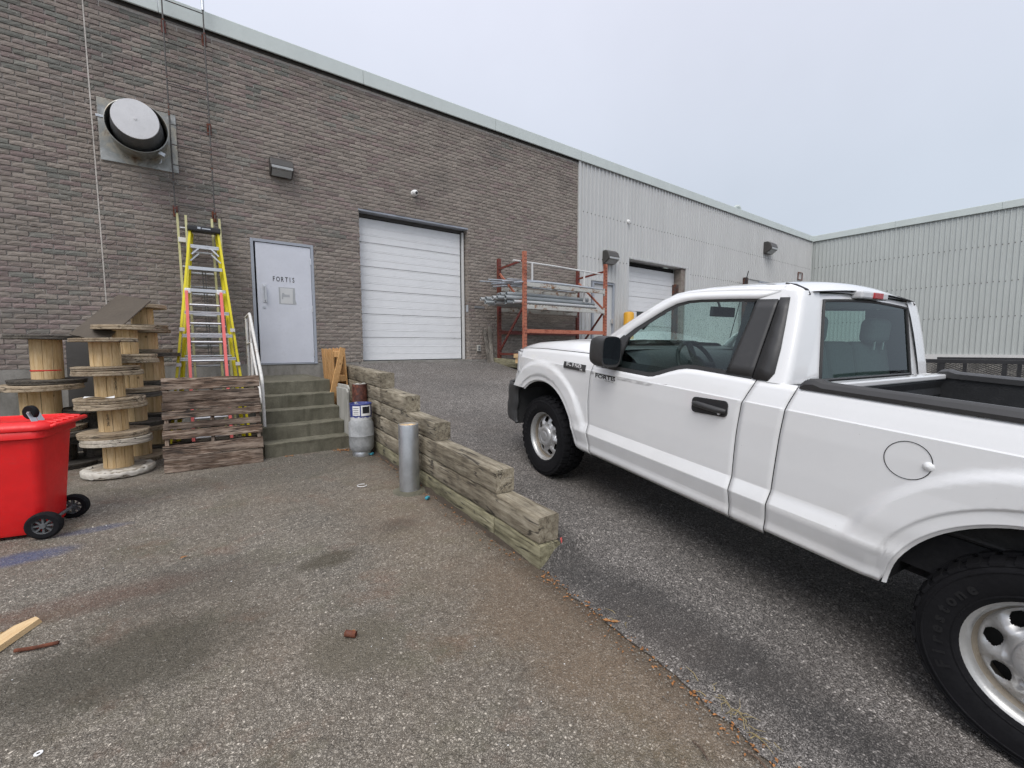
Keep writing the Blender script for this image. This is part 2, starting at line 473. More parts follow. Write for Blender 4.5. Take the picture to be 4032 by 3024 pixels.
MAT['asphalt_ramp'] = asphalt_mat('ramp_asphalt', (.325, .302, .280), (.055, .050, .046), True)
# --- metals, paints
def siding_mat(name, col):
    t = NT(name); p = t.pos(); n = t.noise(t.vm('MULTIPLY', p, (1.6, 1.6, .35)), 1.3, 5, .6); n2 = t.noise(p, 9, 4, .6)
    c = t.mix(t.mr(n, .3, .7), tuple(q * .95 for q in col), tuple(q * 1.04 for q in col))
    c = t.mix(t.mr(n2, .62, .78, 0, .15), c, tuple(q * .62 for q in col))
    return t.set(col=c, rough=.5, spec=.4, nrm=t.bump(n2, .12, .01))
MAT['siding'] = siding_mat('pale_siding', (.51, .515, .51))
MAT['siding_wing_shaded'] = siding_mat('wing_siding_shaded', (.46, .485, .47))  # same paint as the long wall, darkened for the wing's dimmer light
MAT['flashing'] = siding_mat('flashing', (.50, .545, .53))
MAT['white_door'] = paint('white_door', (.72, .73, .74), .4, var=.04, bump=.02, dirt=.06, world=True)
MAT['grey_door'] = paint('grey_door', (.58, .60, .66), .5, var=.05, bump=.03, scale=3, dirt=.08, dirtcol=(.25, .25, .25))
MAT['door_patch'] = paint('door_patch', (.37, .385, .40), .6, var=.05, bump=.02, dirt=.05)
MAT['door_patch_light'] = paint('door_patch_light', (.55, .56, .565), .6, var=.05, bump=.02, dirt=.05)
MAT['frame_grey'] = paint('frame_grey', (.33, .355, .40), .5, var=.06, dirt=.15)
MAT['dark_gap'] = paint('dark_gap', (.012, .012, .014), .9, var=.02, bump=0, dirt=0)
MAT['black'] = paint('black_plastic', (.022, .022, .024), .5, var=.15, bump=.1, dirt=.10, dirtcol=(.08, .075, .07))
MAT['tyre_letters'] = paint('tyre_letters', (.004, .004, .005), .8, var=.02, bump=0, dirt=0)
MAT['black_letters'] = paint('black_letters', (.018, .018, .02), .5, var=.02, bump=0, dirt=0)
MAT['bronze'] = paint('bronze_fixture', (.060, .056, .052), .45, var=.1, dirt=.1)
MAT['lens'] = paint('lamp_lens', (.34, .35, .35), .25, var=.08, dirt=.2)
MAT['steel'] = paint('galvanised_steel', (.52, .54, .56), .38, .85, var=.18, bump=.04, scale=5, dirt=.15)
MAT['damper'] = paint('dull_damper', (.62, .62, .63), .6, .3, var=.06, scale=9, dirt=.1)
MAT['alu'] = paint('aluminium', (.70, .70, .71), .35, .9, var=.08, dirt=.1)
MAT['white_metal'] = paint('white_painted_steel', (.62, .62, .61), .5, var=.06, dirt=.18, dirtcol=(.22, .11, .06))
MAT['yellow'] = paint('yellow_fibreglass', (.70, .60, .012), .5, var=.08, dirt=.12)
MAT['pale_yellow'] = paint('faded_fibreglass', (.52, .50, .26), .6, var=.1, dirt=.2)
MAT['pink'] = paint('faded_red_fibreglass', (.80, .17, .16), .55, var=.12, bump=.05, scale=4, dirt=.08)
MAT['bollard_yellow'] = paint('bollard_yellow', (.62, .32, .02), .5, var=.1, dirt=.2)
MAT['bin_red'] = paint('red_polyethylene', (.74, .012, .014), .42, var=.10, bump=.10, scale=5, dirt=.16, dirtcol=(.36, .05, .045))
MAT['rubber'] = paint('rubber', (.0065, .0065, .008), .85, var=.2, bump=.1, dirt=.10, dirtcol=(.028, .026, .024))
MAT['rubber'].node_tree.nodes['Principled BSDF'].inputs['Specular IOR Level'].default_value = .25
MAT['grey_plastic'] = paint('grey_plastic', (.10, .105, .11), .5, var=.1, dirt=.1)
MAT['conduit'] = paint('steel_conduit', (.50, .53, .56), .35, .7, var=.15, dirt=.2)
MAT['pvc'] = paint('grey_pvc', (.31, .335, .345), .5, var=.10, dirt=.2)
MAT['pvc_light'] = paint('light_grey_pvc', (.46, .475, .48), .5, var=.10, dirt=.2)
MAT['red_lens'] = paint('red_lens', (.40, .03, .035), .25, var=.1, dirt=0)
MAT['clear_lens'] = paint('clear_lens', (.60, .60, .61), .2, var=.1, dirt=0)
MAT['paper'] = paint('white_paper', (.78, .78, .77), .8, var=.03, dirt=.05)
MAT['rag_white'] = paint('stretch_wrap', (.54, .51, .45), .5, var=.15, bump=.5, scale=16, dirt=.35, dirtcol=(.33, .29, .22))
def rust_mat(name, paintc, amount, rustc=(.10, .032, .016)):
    t = NT(name); p = t.obj(); r = t.rnd(); p2 = t.vm('ADD', p, t.comb(t.ma('MULTIPLY', r, 50.), 0., 0.))
    n = t.noise(p2, 5., 6, .68); n2 = t.noise(p2, 30., 4, .6)
    k = t.mr(t.ma('ADD', n, t.ma('MULTIPLY', t.ma('SUBTRACT', n2, .5), .5)), .62 - amount * .35, .70 - amount * .30)
    c = t.mix(k, t.mix(t.mr(n2, .3, .7), tuple(q * .85 for q in paintc), tuple(q * 1.12 for q in paintc)), t.mix(t.mr(n2, .3, .7), tuple(q * .6 for q in rustc), tuple(q * 1.9 for q in rustc)))
    return t.set(col=c, rough=t.mr(k, 0, 1, .55, .9), nrm=t.bump(t.ma('ADD', n2, k), .4, .003))
MAT['rack_orange'] = rust_mat('faded_orange_steel', (.43, .150, .092), .25, (.18, .05, .028))
MAT['rack_red'] = rust_mat('dark_red_steel', (.16, .035, .03), .3)
MAT['rack_beam_white'] = rust_mat('grey_beam_rusting', (.46, .46, .43), .22, (.17, .09, .05))
MAT['rust'] = rust_mat('rusty_steel', (.14, .05, .03), .9)
MAT['rail_white'] = rust_mat('chipped_white_pipe', (.64, .63, .60), .0, (.16, .075, .04))
MAT['brown_steel'] = rust_mat('brown_guard_steel', (.055, .035, .03), .3)
MAT['ladder_steel'] = rust_mat('old_dark_steel', (.075, .07, .066), .05)
MAT['post_rust'] = rust_mat('dark_rusty_pipe', (.055, .017, .012), .5, (.09, .03, .018))
MAT['bracket'] = rust_mat('red_rusty_bracket', (.13, .035, .025), .5)
def ductmetal():
    t = NT('tarnished_duct'); p = t.obj(); n = t.noise(p, 3., 5, .6, .6); n2 = t.noise(p, 14., 4, .6)
    c = t.ramp(n, [(.30, (.48, .48, .46)), (.48, (.27, .27, .25)), (.58, (.36, .33, .27)), (.66, (.20, .15, .11)), (.76, (.08, .06, .05))])
    return t.set(col=c, rough=t.mr(n2, .3, .7, .25, .5), metal=.85)
MAT['duct'] = ductmetal()
# woods
MAT['timber'] = wood('weathered_timber', (.085, .066, .042), (.265, .228, .165), (.44, .395, .305), 0, .75, .92, .45, .7, True, perobj=.16)
MAT['timber_green'] = wood('mossy_timber', (.075, .066, .036), (.235, .216, .135), (.38, .355, .24), 0, .75, .92, .45, .7, True, perobj=.10)
MAT['pallet_old'] = wood('old_pallet_wood', (.028, .017, .011), (.130, .085, .058), (.37, .295, .235), 0, .7, .9, .35, 1., False, perobj=.32)
MAT['pallet_new'] = wood('new_pallet_wood', (.30, .145, .045), (.50, .275, .105), (.60, .36, .16), 2, .8, .75, 0., .3, True, perobj=.2)
MAT['spool_wood'] = wood('spool_pine', (.42, .26, .10), (.62, .43, .21), (.72, .54, .31), 2, .7, .75, 0., .3, True, perobj=.12)
MAT['spool_grey'] = wood('spool_flange', (.24, .18, .115), (.42, .335, .23), (.55, .46, .34), 0, .8, .85, .3, .5, False, perobj=.25)
MAT['spool_pale'] = wood('pale_flange', (.33, .28, .21), (.50, .45, .37), (.62, .57, .49), 0, .8, .85, .25, .6, False, perobj=.1)
MAT['spool_dark'] = wood('dark_flange', (.045, .040, .034), (.095, .085, .072), (.17, .15, .12), 0, .8, .85, .3, .5, False, perobj=.25)
MAT['board_grey'] = wood('grey_board', (.11, .095, .08), (.20, .18, .155), (.30, .275, .24), 2, 1., .9, .3, .6, False)
MAT['scrap'] = wood('fresh_scrap_wood', (.42, .25, .10), (.62, .42, .21), (.70, .52, .30), 0, .8, .8, 0., .4, False)
MAT['sheet'] = paint('brown_hardboard', (.082, .066, .050), .55, var=.15, bump=.05, scale=3, dirt=.2)
MAT['sheet_dark'] = paint('dark_sheet', (.05, .046, .042), .6, var=.15, bump=.05, scale=3, dirt=.2)
MAT['leaf'] = paint('fallen_leaf', (.34, .15, .05), .85, var=.55, bump=.1, scale=30, dirt=.25)
MAT['grass'] = paint('dry_grass', (.34, .27, .13), .8, var=.2, bump=.05, dirt=.1)
MAT['pebble'] = paint('loose_gravel', (.22, .205, .18), .9, var=.5, bump=.1, scale=40, dirt=.1, world=True)
MAT['soil'] = paint('dark_soil', (.055, .042, .030), .95, var=.3, bump=.6, scale=30, dirt=.2, world=True)
# truck
def carpaint():
    t = NT('white_car_paint'); p = t.obj(); n = t.noise(p, 3., 5, .6); x, y, z = t.sep(p)
    low = t.mr(z, .40, .75, .30, 0.)
    c = t.mix(t.ma('MULTIPLY', t.mr(n, .35, .7), t.ma('ADD', low, .05)), (.80, .805, .81), (.46, .43, .38))
    spk = t.noise(p, 90, 2, .5)
    c = t.mix(t.mr(spk, .77, .80, 0, .5), c, (.35, .33, .30))
    return t.set(col=c, rough=.28, coat=.9, coatr=.04, spec=.5)
MAT['car_white'] = carpaint()
MAT['bedliner'] = paint('bed_liner', (.020, .021, .023), .55, var=.2, bump=.3, scale=12, dirt=.25, dirtcol=(.07, .065, .06))
MAT['trim'] = paint('satin_black_trim', (.040, .040, .041), .45, var=.08, bump=.03, dirt=.12, dirtcol=(.09, .085, .08))
MAT['wheel'] = paint('silver_wheel', (.50, .50, .50), .33, .55, var=.1, bump=.02, scale=8, dirt=.35, dirtcol=(.16, .11, .06))
MAT['wheel_rust'] = paint('wheel_lip', (.46, .46, .45), .35, .5, var=.15, dirt=.4, dirtcol=(.15, .10, .055))
MAT['wheel_barrel'] = paint('dirty_barrel', (.22, .19, .15), .6, .3, var=.2, dirt=.5, dirtcol=(.10, .06, .03))
MAT['brake'] = paint('brake_drum', (.02, .019, .018), .85, var=.2, dirt=.2)
MAT['interior'] = paint('grey_interior', (.095, .10, .103), .8, var=.08, dirt=.05)
MAT['interior_dark'] = paint('dark_dash', (.05, .053, .056), .7, var=.08, dirt=.05)
MAT['mirror_glass'] = NT('mirror_glass').set(col=(.26, .27, .29), metal=1., rough=.05)
MAT['chrome'] = NT('chrome').set(col=(.72, .72, .73), metal=.25, rough=.3)
def glassmat(name, tint, refl=.10, drops=False):
    t = NT(name); t.t.nodes.remove(t.b)
    tr = t.n('ShaderNodeBsdfTransparent'); gl = t.n('ShaderNodeBsdfGlossy'); gl.inputs['Roughness'].default_value = .03
    gl.inputs['Color'].default_value = (.9, .95, .97, 1)
    fr = t.n('ShaderNodeLayerWeight'); fr.inputs['Blend'].default_value = .5
    f = t.ma('ADD', t.ma('MULTIPLY', t.ma('POWER', fr.outputs['Facing'], 4.), .55), refl + .03, clamp=True)
    col = t.mix(0., tint, tint)
    if drops:
        p = t.obj(); v = t.voro(p, 75.); cc = t.sep(t.voro(p, 75., out='Color'))
        d = t.ma('MULTIPLY', t.mr(v, .22, .34, 1, 0), t.mr(cc[0], .45, .5, 0, 1))
        col = t.mix(t.ma('MULTIPLY', d, .75), tint, (.10, .14, .14))
    t.l(col, tr.inputs[0])
    mx = t.n('ShaderNodeMixShader'); t.l(f, mx.inputs[0]); t.l(tr.outputs[0], mx.inputs[1]); t.l(gl.outputs[0], mx.inputs[2]); t.l(mx.outputs[0], t.out.inputs[0])
    return t.m
MAT['glass_side'] = glassmat('tinted_glass', (.74, .87, .84), .02)
MAT['glass_wind'] = glassmat('wet_windscreen', (.76, .88, .85), .02, True)
MAT['glass_back'] = glassmat('rear_glass', (.50, .64, .60), .03)
MAT['glass_dark'] = glassmat('dark_window', (.10, .11, .12), .12)
BLUE = paint('turquoise_plastic', (.05, .28, .36), .5, var=.1, dirt=.1)
# ------------------------------------------------------------------ ground
WY = 8.82                                   # face of the warehouse wall
FLOOR = 1.237
def yard_z(y): return 0.021 * max(-12., min(9., y))
R_PTS = [(-60, -.25), (-12, -.248), (-3, -.057), (0.12, .011), (2.13, .187), (3.19, .283), (4., .40), (5., .555), (6., .72), (7., .89), (8., 1.07), (8.45, 1.16), (8.70, 1.20), (9.2, 1.215)]
def ramp_z(y): return max(interp(R_PTS, y), yard_z(y) + .005)
XS = [(-60, .2), (-4, 1.15), (-1, 1.42), (.65, 1.60), (.78, 1.65), (1.19, 1.69), (1.565, 1.73), (2.10, 1.80), (2.16, 1.86), (8.82, 2.15)]
def yard():
    xs = [-90, -40, -15, -8] + [-5 + .5 * i for i in range(18)] + [5, 8, 15, 40, 90]
    ys = [-90, -40, -20, -12, -8] + [-5 + .5 * i for i in range(29)] + [12, 25, 60, 120]
    mb = MB(); nx = len(xs)
    for y in ys:
        for x in xs:
            b = 0.006 * mnoise.noise(Vector((x * .8, y * .8, 0))) if (abs(x) < 6 and -5 < y < 9) else 0
            mb.v.append((x, y, yard_z(y) + b - (.012 if x > 2.2 else 0)))
    for j in range(len(ys) - 1):
        for i in range(nx - 1):
            a = j * nx + i; mb.f.append((a, a + 1, a + nx + 1, a + nx))
    return structure(mb.build('yard_ground', MAT['asphalt'], sm=True, ang=80), 'old patched asphalt of the lower yard in front of the steps')
yard()
def ramp():
    off = [0, .03, .07, .12, .2, .3, .45, .7, 1., 1.6, 2.4, 3.2, 4., 6., 9., 14., 22., 24., 60.]
    ys = [-60, -25, -12, -8, -5, -3, -2, -1] + [-.5 + .04 * i for i in range(66)] + [2.13, 2.17] + [2.3 + .25 * i for i in range(26)] + [8.78, 9.3]
    mb = MB(); nx = len(off)
    for y in ys:
        x0 = interp(XS, y)
        if y > 2.1: x0 = 1.787 + .043 * (y - 2.13) + (.03 if y > 2.15 else .0)
        for k, d in enumerate(off):
            z = ramp_z(y)
            if y < 2.6:
                t = smooth(d, 0, .55 if y < 2.1 else .18); low = yard_z(y) + .006
                z = low + (z - low) * t
            b = .008 * mnoise.noise(Vector((d * 1.1 + 7, y * 1.1, 2))) * min(1, d * 2)
            if k == 0 and y < 2.1: x = x0 + .035 * mnoise.noise(Vector((y * 3, 1, 1))) + .022 * mnoise.noise(Vector((y * 11, 4, 1)))
            else: x = x0 + d
            mb.v.append((x, y, z + b))
    for j in range(len(ys) - 1):
        for i in range(nx - 1):
            a = j * nx + i; mb.f.append((a, a + 1, a + nx + 1, a + nx))
    return structure(mb.build('ramp', MAT['asphalt_ramp'], sm=True, ang=80), 'sloping asphalt ramp up to the white roller door')
ramp()
mb = MB()
mb.grid(lambda u, v: (5.98 + u * 18.6, 7.35 + v * 1.5, 1.17 + .06 * min(1, v * 1.6)), 20, 6)
mb.strip([(5.98, 7.35, 1.17), (24.58, 7.35, 1.17)], [(5.98, 7.35, .4), (24.58, 7.35, .4)])
structure(mb.build('terrace', MAT['asphalt_ramp']), 'level asphalt strip under the pipe rack')

# ------------------------------------------------------------------ warehouse
D0, D1, DT = 0.938, 1.945, 3.402            # steel door opening
G0, G1, GT = 2.797, 5.268, 4.205            # roller door opening
BEND = 8.735
TOPB = 6.50
JOINT = -0.945
house = thing('brick_warehouse', 'long brown brick warehouse wall with pale metal roof edge', 'building', (0, WY, FLOOR))
def H(o):                                    # children keep world coordinates
    o.parent = house; o.location = Vector(o.location) - Vector((0, WY, FLOOR)); return o
wl_ = MB()
yb0, yb1 = WY + .017, WY + .30
for x0, x1, z0, z1 in ((-6, D0, FLOOR, TOPB + .1), (D1, G0, FLOOR, TOPB + .1), (G1, BEND, FLOOR, TOPB + .1), (D0, D1, DT, TOPB + .1), (G0, G1, GT, TOPB + .1)):
    wl_.bx(x0, x1, yb0, yb1, z0, z1)
wall = H(wl_.build('brick_wall', MAT['mortar']))
rg = random.Random(11)
def brick_geo(mb, x0, x1, z0, z1, rg, origin=(0, 0, 0), y=WY, depth=.024, nx=4):
    vs = []; fs = []
    dy = rg.uniform(-.0045, .003); tilt = rg.uniform(-.003, .003); tz = rg.uniform(.003, .007)
    for j in range(3):
        for i in range(nx + 1):
            u = i / nx; v = j / 2
            e = (i in (0, nx)) or (j in (0, 2))
            x = x0 + (x1 - x0) * u + (rg.uniform(-.003, .003) if i in (0, nx) else rg.uniform(-.01, .01))
            z = z0 + (z1 - z0) * v + (rg.uniform(-.0035, .0025) if j != 1 else rg.uniform(-.008, .008))
            yy = y + dy + tilt * (u - .5) + tz * (v - .5) + (rg.uniform(.002, .006) if e else rg.uniform(-.003, .002))
            vs.append((x - origin[0], yy - origin[1], z - origin[2]))
    n = nx + 1
    for j in range(2):
        for i in range(nx):
            a = j * n + i; fs.append((a, a + 1, a + n + 1, a + n))
    ring = list(range(n)) + [n + nx] + [2 * n + i for i in reversed(range(n))] + [n]
    b0 = len(vs)
    for k in ring: vs.append((vs[k][0], y + depth - origin[1], vs[k][2]))
    for k in range(len(ring)):
        k2 = (k + 1) % len(ring); fs.append((ring[k], b0 + k, b0 + k2, ring[k2]))
    mb.add(vs, fs)
GAP = .0105
def px_of(x, y, z):
    p = Vector((x, y, z - CAM_Z)); d = p.dot(fw)
    return 512 + 1724.2 / 4032 * 1024 * p.dot(rt) / d, 384 - 1724.2 / 4032 * 1024 * p.dot(up) / d, d
whole = []; rest = MB()
nrow = int((TOPB - BZ0) / BH)
for r_ in range(nrow):
    z0 = BZ0 + r_ * BH + GAP * .55; z1 = BZ0 + (r_ + 1) * BH - GAP * .45
    sh = .5 * (r_ % 2)
    cuts = []
    if z0 < DT - .02: cuts.append((D0, D1))
    if z0 < GT - .02: cuts.append((G0, G1))
    k = 0
    while True:
        a = BX0 + (k - sh) * BL; b = a + BL; k += 1
        if a > BEND: break
        jx = rg.uniform(-.004, .004)
        iv = [(max(a + GAP / 2 + jx, BX0), min(b - GAP / 2 + jx, BEND))]
        for c0, c1 in cuts + [(JOINT - .009, JOINT + .009)]:
            nv = []
            for p, q in iv:
                if q <= c0 or p >= c1: nv.append((p, q))
                else:
                    if c0 - p > .02: nv.append((p, c0 - .001))
                    if q - c1 > .02: nv.append((c1 + .001, q))
            iv = nv
        for p, q in iv:
            if q - p < .02: continue
            X, Y, dd = px_of((p + q) / 2, WY, (z0 + z1) / 2)
            zc = (z0 + z1) / 2
            hid = ((p < -.2 and zc < 2.35) or (-.3 < p < .75 and zc < 3.6) or (-.95 < p < .1 and 4.2 < zc < 5.2) or (p > 5.4 and zc < 3.5) or (1.2 < p < 1.75 and 4.45 < zc < 4.8))
            if q - p > .20 and -5 < X < 1029 and -5 < Y < 773 and not hid:
                whole.append((dd, p, q, z0, z1))
            else:
                brick_geo(rest, p, q, z0, z1, rg)
whole.sort()
for dd, p, q, z0, z1 in whole[300:]: brick_geo(rest, p, q, z0, z1, rg)
variants = []
for k in range(24):
    m_ = MB(); brick_geo(m_, -(BL - GAP) / 2, (BL - GAP) / 2, -(BH - GAP) / 2, (BH - GAP) / 2, rg, y=0)
    variants.append(m_.mesh('brick', MAT['brick'], fix=False))
off = Vector((0, WY, FLOOR))
for dd, p, q, z0, z1 in whole[:300]:
    o = place('brick', rg.choice(variants), wall, Vector(((p + q) / 2, WY, (z0 + z1) / 2)))
# roller door reveals and door head bricks
for r_ in range(int((GT - BZ0) / BH)):
    z0 = BZ0 + r_ * BH + GAP * .55; z1 = BZ0 + (r_ + 1) * BH - GAP * .45
    for (xa, sgn) in ((G1, -1), (G0, 1)):
        segs = ((WY + .004, WY + .10), (WY + .11, WY + .205)) if r_ % 2 else ((WY + .004, WY + .205),)
        for y0, y1 in segs:
            m_ = MB(); brick_geo(m_, y0, y1, z0, z1, rg, y=0, nx=2)
            rest.add([((xa - .009 + v[1]) if sgn < 0 else (xa + .009 - v[1]), v[0], v[2]) for v in m_.v], m_.f)
fld = rest.build('brick_field', MAT['brick'], fix=False); fld.parent = wall
stuff(fld)
m_ = MB()
for (x0, x1, z0, z1) in ((-6, -5, FLOOR, 6.6),): m_.bx(x0, x1, WY, WY + .02, z0, z1)
fld2 = m_.build('end_strip', MAT['mortar']); H(fld2)
# control joint sealant
m_ = MB(); m_.bx(JOINT - .008, JOINT + .008, WY + .001, WY + .02, FLOOR, TOPB)
H(m_.build('sealant_joint', MAT['mortar']))
# foundation
m_ = MB(); m_.bx(-6, 2.72, WY + .004, WY + .3, -.4, FLOOR - .001)
H(m_.build('foundation', MAT['concrete']))
m_ = MB(); m_.bx(G0 - .05, G1 + .05, WY - .03, WY + .35, .9, FLOOR + .006); m_.bx(2.73, G0 - .052, WY + .006, WY + .3, .8, FLOOR - .001); m_.bx(G1 + .052, BEND, WY + .006, WY + .3, .8, FLOOR - .001)
H(m_.build('threshold', MAT['concrete']))
# top: dark backer, flashing pieces, roof deck
m_ = MB(); m_.bx(-6, BEND, WY - .004, WY + .05, TOPB - .005, TOPB + .09)
H(m_.build('eaves_board', MAT['bronze']))
x = -6.2; k = 0
while x < 24.4:
    x1 = min(x + 3.05, 24.45)
    if x < BEND < x1: x1 = BEND + .06
    pr = [(WY - .065, 6.520), (WY - .08, 6.530), (WY - .08, 6.545), (WY - .066, 6.790), (WY - .05, 6.802), (WY + .5, 6.83), (WY + .5, 6.60), (WY - .05, 6.60)]
    m_ = MB(); m_.prism(pr, x1 - x - .006, 0, x)
    fl = H(m_.build('roof_flashing', MAT['flashing'], bevel=.004))
    x = x1; k += 1
m_ = MB(); m_.bx(-6.2, 24.6, WY + .32, 40, 6.55, 6.76)
H(m_.build('roof_deck', MAT['flashing']))
# --- steel door
dr = MB(); dr.bx(D0 + .075, D1 - .05, WY + .012, WY + .055, FLOOR + .012, DT - .055)
door = H(dr.build('door', MAT['grey_door'], bevel=.004)); door['label'] = 'grey steel door lettered FORTIS'
dw = Vector((0, 0, 0))
def sub(o): o.parent = door; return o
fr = MB(); fr.bx(D0, D0 + .046, WY - .004, WY + .12, FLOOR, DT); fr.bx(D1 - .046, D1, WY - .004, WY + .12, FLOOR, DT); fr.bx(D0 + .0462, D1 - .0462, WY - .003, WY + .12, DT - .048, DT)
fr.bx(D0 - .0, D1, WY - .012, WY + .1, FLOOR - .012, FLOOR + .006)
o = H(fr.build('door_frame', MAT['frame_grey'], bevel=.003)); 
m_ = MB(); m_.bx(D0 + .02, D1 - .02, WY + .07, WY + .09, FLOOR, DT); H(m_.build('door_gap', MAT['dark_gap']))
sub(MB().tube([(1.125, WY - .01, 2.60), (1.125, WY - .052, 2.585), (1.128, WY - .055, 2.36), (1.128, WY - .01, 2.345)], .013, 8).build('handle', MAT['alu'], sm=True))
m_ = MB(); m_.bx(1.095, 1.157, WY + .0, WY + .014, 2.32, 2.635); sub(m_.build('handle_plate', MAT['alu'], bevel=.003))
sub(MB().lathe([(0, -.012), (.022, -.012), (.026, 0)], 16, (1.105, WY + .012, 2.235), 'Y').build('lock', MAT['steel'], sm=True))
for z in (3.10, 2.24, 1.42):
    sub(MB().tube([(D1 - .052, WY + .0, z - .055), (D1 - .052, WY + .0, z + .055)], .009, 8).build('hinge', MAT['alu'], sm=True))
xl = 1.275
for ch in 'FORTIS':
    tm = text_mesh(ch, .105, .0012, MAT['black_letters'], off=.0012, name='letter')
    o = place('letter', tm, None, (xl, WY + .0105, 2.735)); o.rotation_euler = (R(90), 0, 0); o.scale = (.72, 1.15, 1); sub(o)
    xl += .068 if ch not in 'TI' else .056
m_ = MB(); m_.bx(1.345, 1.61, WY + .0105, WY + .013, 2.30, 2.60); sub(m_.build('sticker_patch', MAT['door_patch']))
m_ = MB(); m_.prism([(1.372, 2.315), (1.565, 2.315), (1.575, 2.585), (1.37, 2.588)], .003, 1, WY + .0085); sub(m_.build('sticker_residue', MAT['door_patch_light']))
m_ = MB(); m_.prism([(1.39, 2.39), (1.41, 2.39), (1.415, 2.43), (1.52, 2.43), (1.52, 2.475), (1.44, 2.475), (1.425, 2.50), (1.40, 2.50), (1.39, 2.45)], .002, 1, WY + .0068); sub(m_.build('sticker_residue', MAT['door_patch']))
m_ = MB(); m_.prism([(1.575, 2.30), (1.63, 2.31), (1.60, 2.42), (1.615, 2.50), (1.578, 2.52)], .003, 1, WY + .0088); sub(m_.build('sticker_residue', MAT['door_patch']))
# --- roller door
def roller(x0, x1, z0, z1, y, name, mat, nsec, label):
    root = bpy.data.objects.new(name, None); COL.objects.link(root); H(root); root['label'] = label
    hs = (z1 - z0) / nsec
    for s in range(nsec):
        pr = []
        zb = z0 + s * hs
        pr.append((y + .03, zb + .003))
        for q in range(3):
            a = zb + q * hs / 3 + (.004 if q == 0 else .0); b = zb + (q + 1) * hs / 3 - (.004 if q == 2 else 0)
            pr += [(y + .004, a + .0005), (y, a + .006), (y, b - .022), (y - .004, b - .016), (y - .004, b - .009), (y + .004, b - .0015)]
        pr.append((y + .03, zb + hs - .003))
        m_ = MB(); m_.prism(pr, x1 - x0, 0, x0)
        o = m_.build('panel', mat); o.parent = root
    return root
roller(2.84, 5.155, FLOOR + .018, 4.115, WY + .20, 'roller_door', MAT['white_door'], 6, 'white sectional roller door of the brick wall')
m_ = MB(); m_.bx(2.80, 5.262, WY + .232, WY + .30, FLOOR, GT); H(m_.build('door_gap', MAT['dark_gap']))
m_ = MB(); m_.bx(5.19, 5.235, WY + .155, WY + .225, FLOOR + .01, 4.15); H(m_.build('door_track', MAT['white_metal'], bevel=.003))
m_ = MB(); m_.bx(2.842, 5.15, WY + .185, WY + .225, FLOOR + .0075, FLOOR + .018); H(m_.build('bottom_seal', MAT['black']))
m_ = MB(); m_.bx(G0 + .001, G1 - .001, WY + .01, WY + .231, GT - .012, GT + .02); H(m_.build('lintel', MAT['frame_grey']))
m_ = MB(); m_.bx(G0 + .004, G1 - .004, WY + .20, WY + .231, 4.13, GT - .013); H(m_.build('head_seal', MAT['bronze']))
# paint patches beside the roller door
m_ = MB(); m_.bx(5.40, 5.68, WY - .010, WY - .004, 2.435, 2.485); H(m_.build('tape_strip', MAT['steel']))
m_ = MB(); m_.bx(5.25, 5.262, WY + .02, WY + .12, 2.34, 2.50); H(m_.build('tape_strip', MAT['steel']))

# --- metal-clad building
shed = thing('metal_warehouse', 'grey corrugated metal warehouse with an L shaped corner', 'building', (BEND, WY, FLOOR))
soff = Vector((BEND, WY, FLOOR))
def S(o): o.parent = shed; o.location = Vector(o.location) - soff; return o
P_, DEPTH = .155, .026
def siding(u0, u1, z0, z1, opens, place_fn, mat):
    """corrugated sheets .93 wide; opens: (ua, ub, ztop)"""
    n = int(round((u1 - u0) / P_)); per = 6
    for s in range(0, n, per):
        m_ = MB()
        for c in range(s, min(n, s + per)):
            a = u0 + c * P_
            pts = [(a, 0), (a + .098, 0), (a + .106, -DEPTH), (a + .147, -DEPTH), (a + .155, 0)]
            zb = z0
            for oa, ob, zt in opens:
                if oa < a + P_ / 2 < ob: zb = zt
            ov = .0015 if (s // per) % 2 else 0
            m_.strip([place_fn(u, d - ov, zb) for u, d in pts], [place_fn(u, d - ov, z1) for u, d in pts])
        S(m_.build('siding_sheet', mat))
wallfn = lambda u, d, z: (u, WY - .012 + d, z)
opens = [(9.28, 10.25, 3.40), (10.84, 14.0, 4.215), (17.9, 20.2, 4.25)]
siding(BEND + .05, 24.5, FLOOR, 6.60, opens, wallfn, MAT['siding'])
wingfn = lambda u, d, z: (24.5 + d - .0, WY - .02 - u, z)
siding(0.05, 16., 1.18, 6.60, [], wingfn, MAT['siding_wing_shaded'])
m_ = MB(); m_.bx(BEND, BEND + .075, WY - .05, WY + .02, FLOOR, 6.60); S(m_.build('corner_trim', MAT['siding'], bevel=.004))
m_ = MB(); m_.bx(24.40, 24.46, WY - .07, WY - .0, FLOOR, 6.60); S(m_.build('corner_trim', MAT['siding_wing_shaded'], bevel=.004))
m_ = MB()
for (x0, x1, z0, z1) in ((BEND, 9.28, .6, 6.62), (10.25, 10.84, .6, 6.62), (14.0, 24.6, .6, 6.62), (9.28, 10.25, 3.40, 6.62), (10.84, 14.0, 4.215, 6.62)): m_.bx(x0, x1, WY + .012, WY + .25, z0, z1)
S(m_.build('backing_wall', MAT['siding']))
m_ = MB(); m_.bx(24.52, 24.8, -8, WY, .0, 6.62); S(m_.build('backing_wall', MAT['siding_wing_shaded']))
m_ = MB(); m_.bx(24.44, 24.52, -8, WY - .05, .92, 1.178); S(m_.build('base_strip', MAT['white_metal']))
m_ = MB(); m_.bx(24.46, 24.60, -8, WY - .05, -.5, .918); S(m_.build('foundation', MAT['concrete']))
y = WY - .06; k = 0
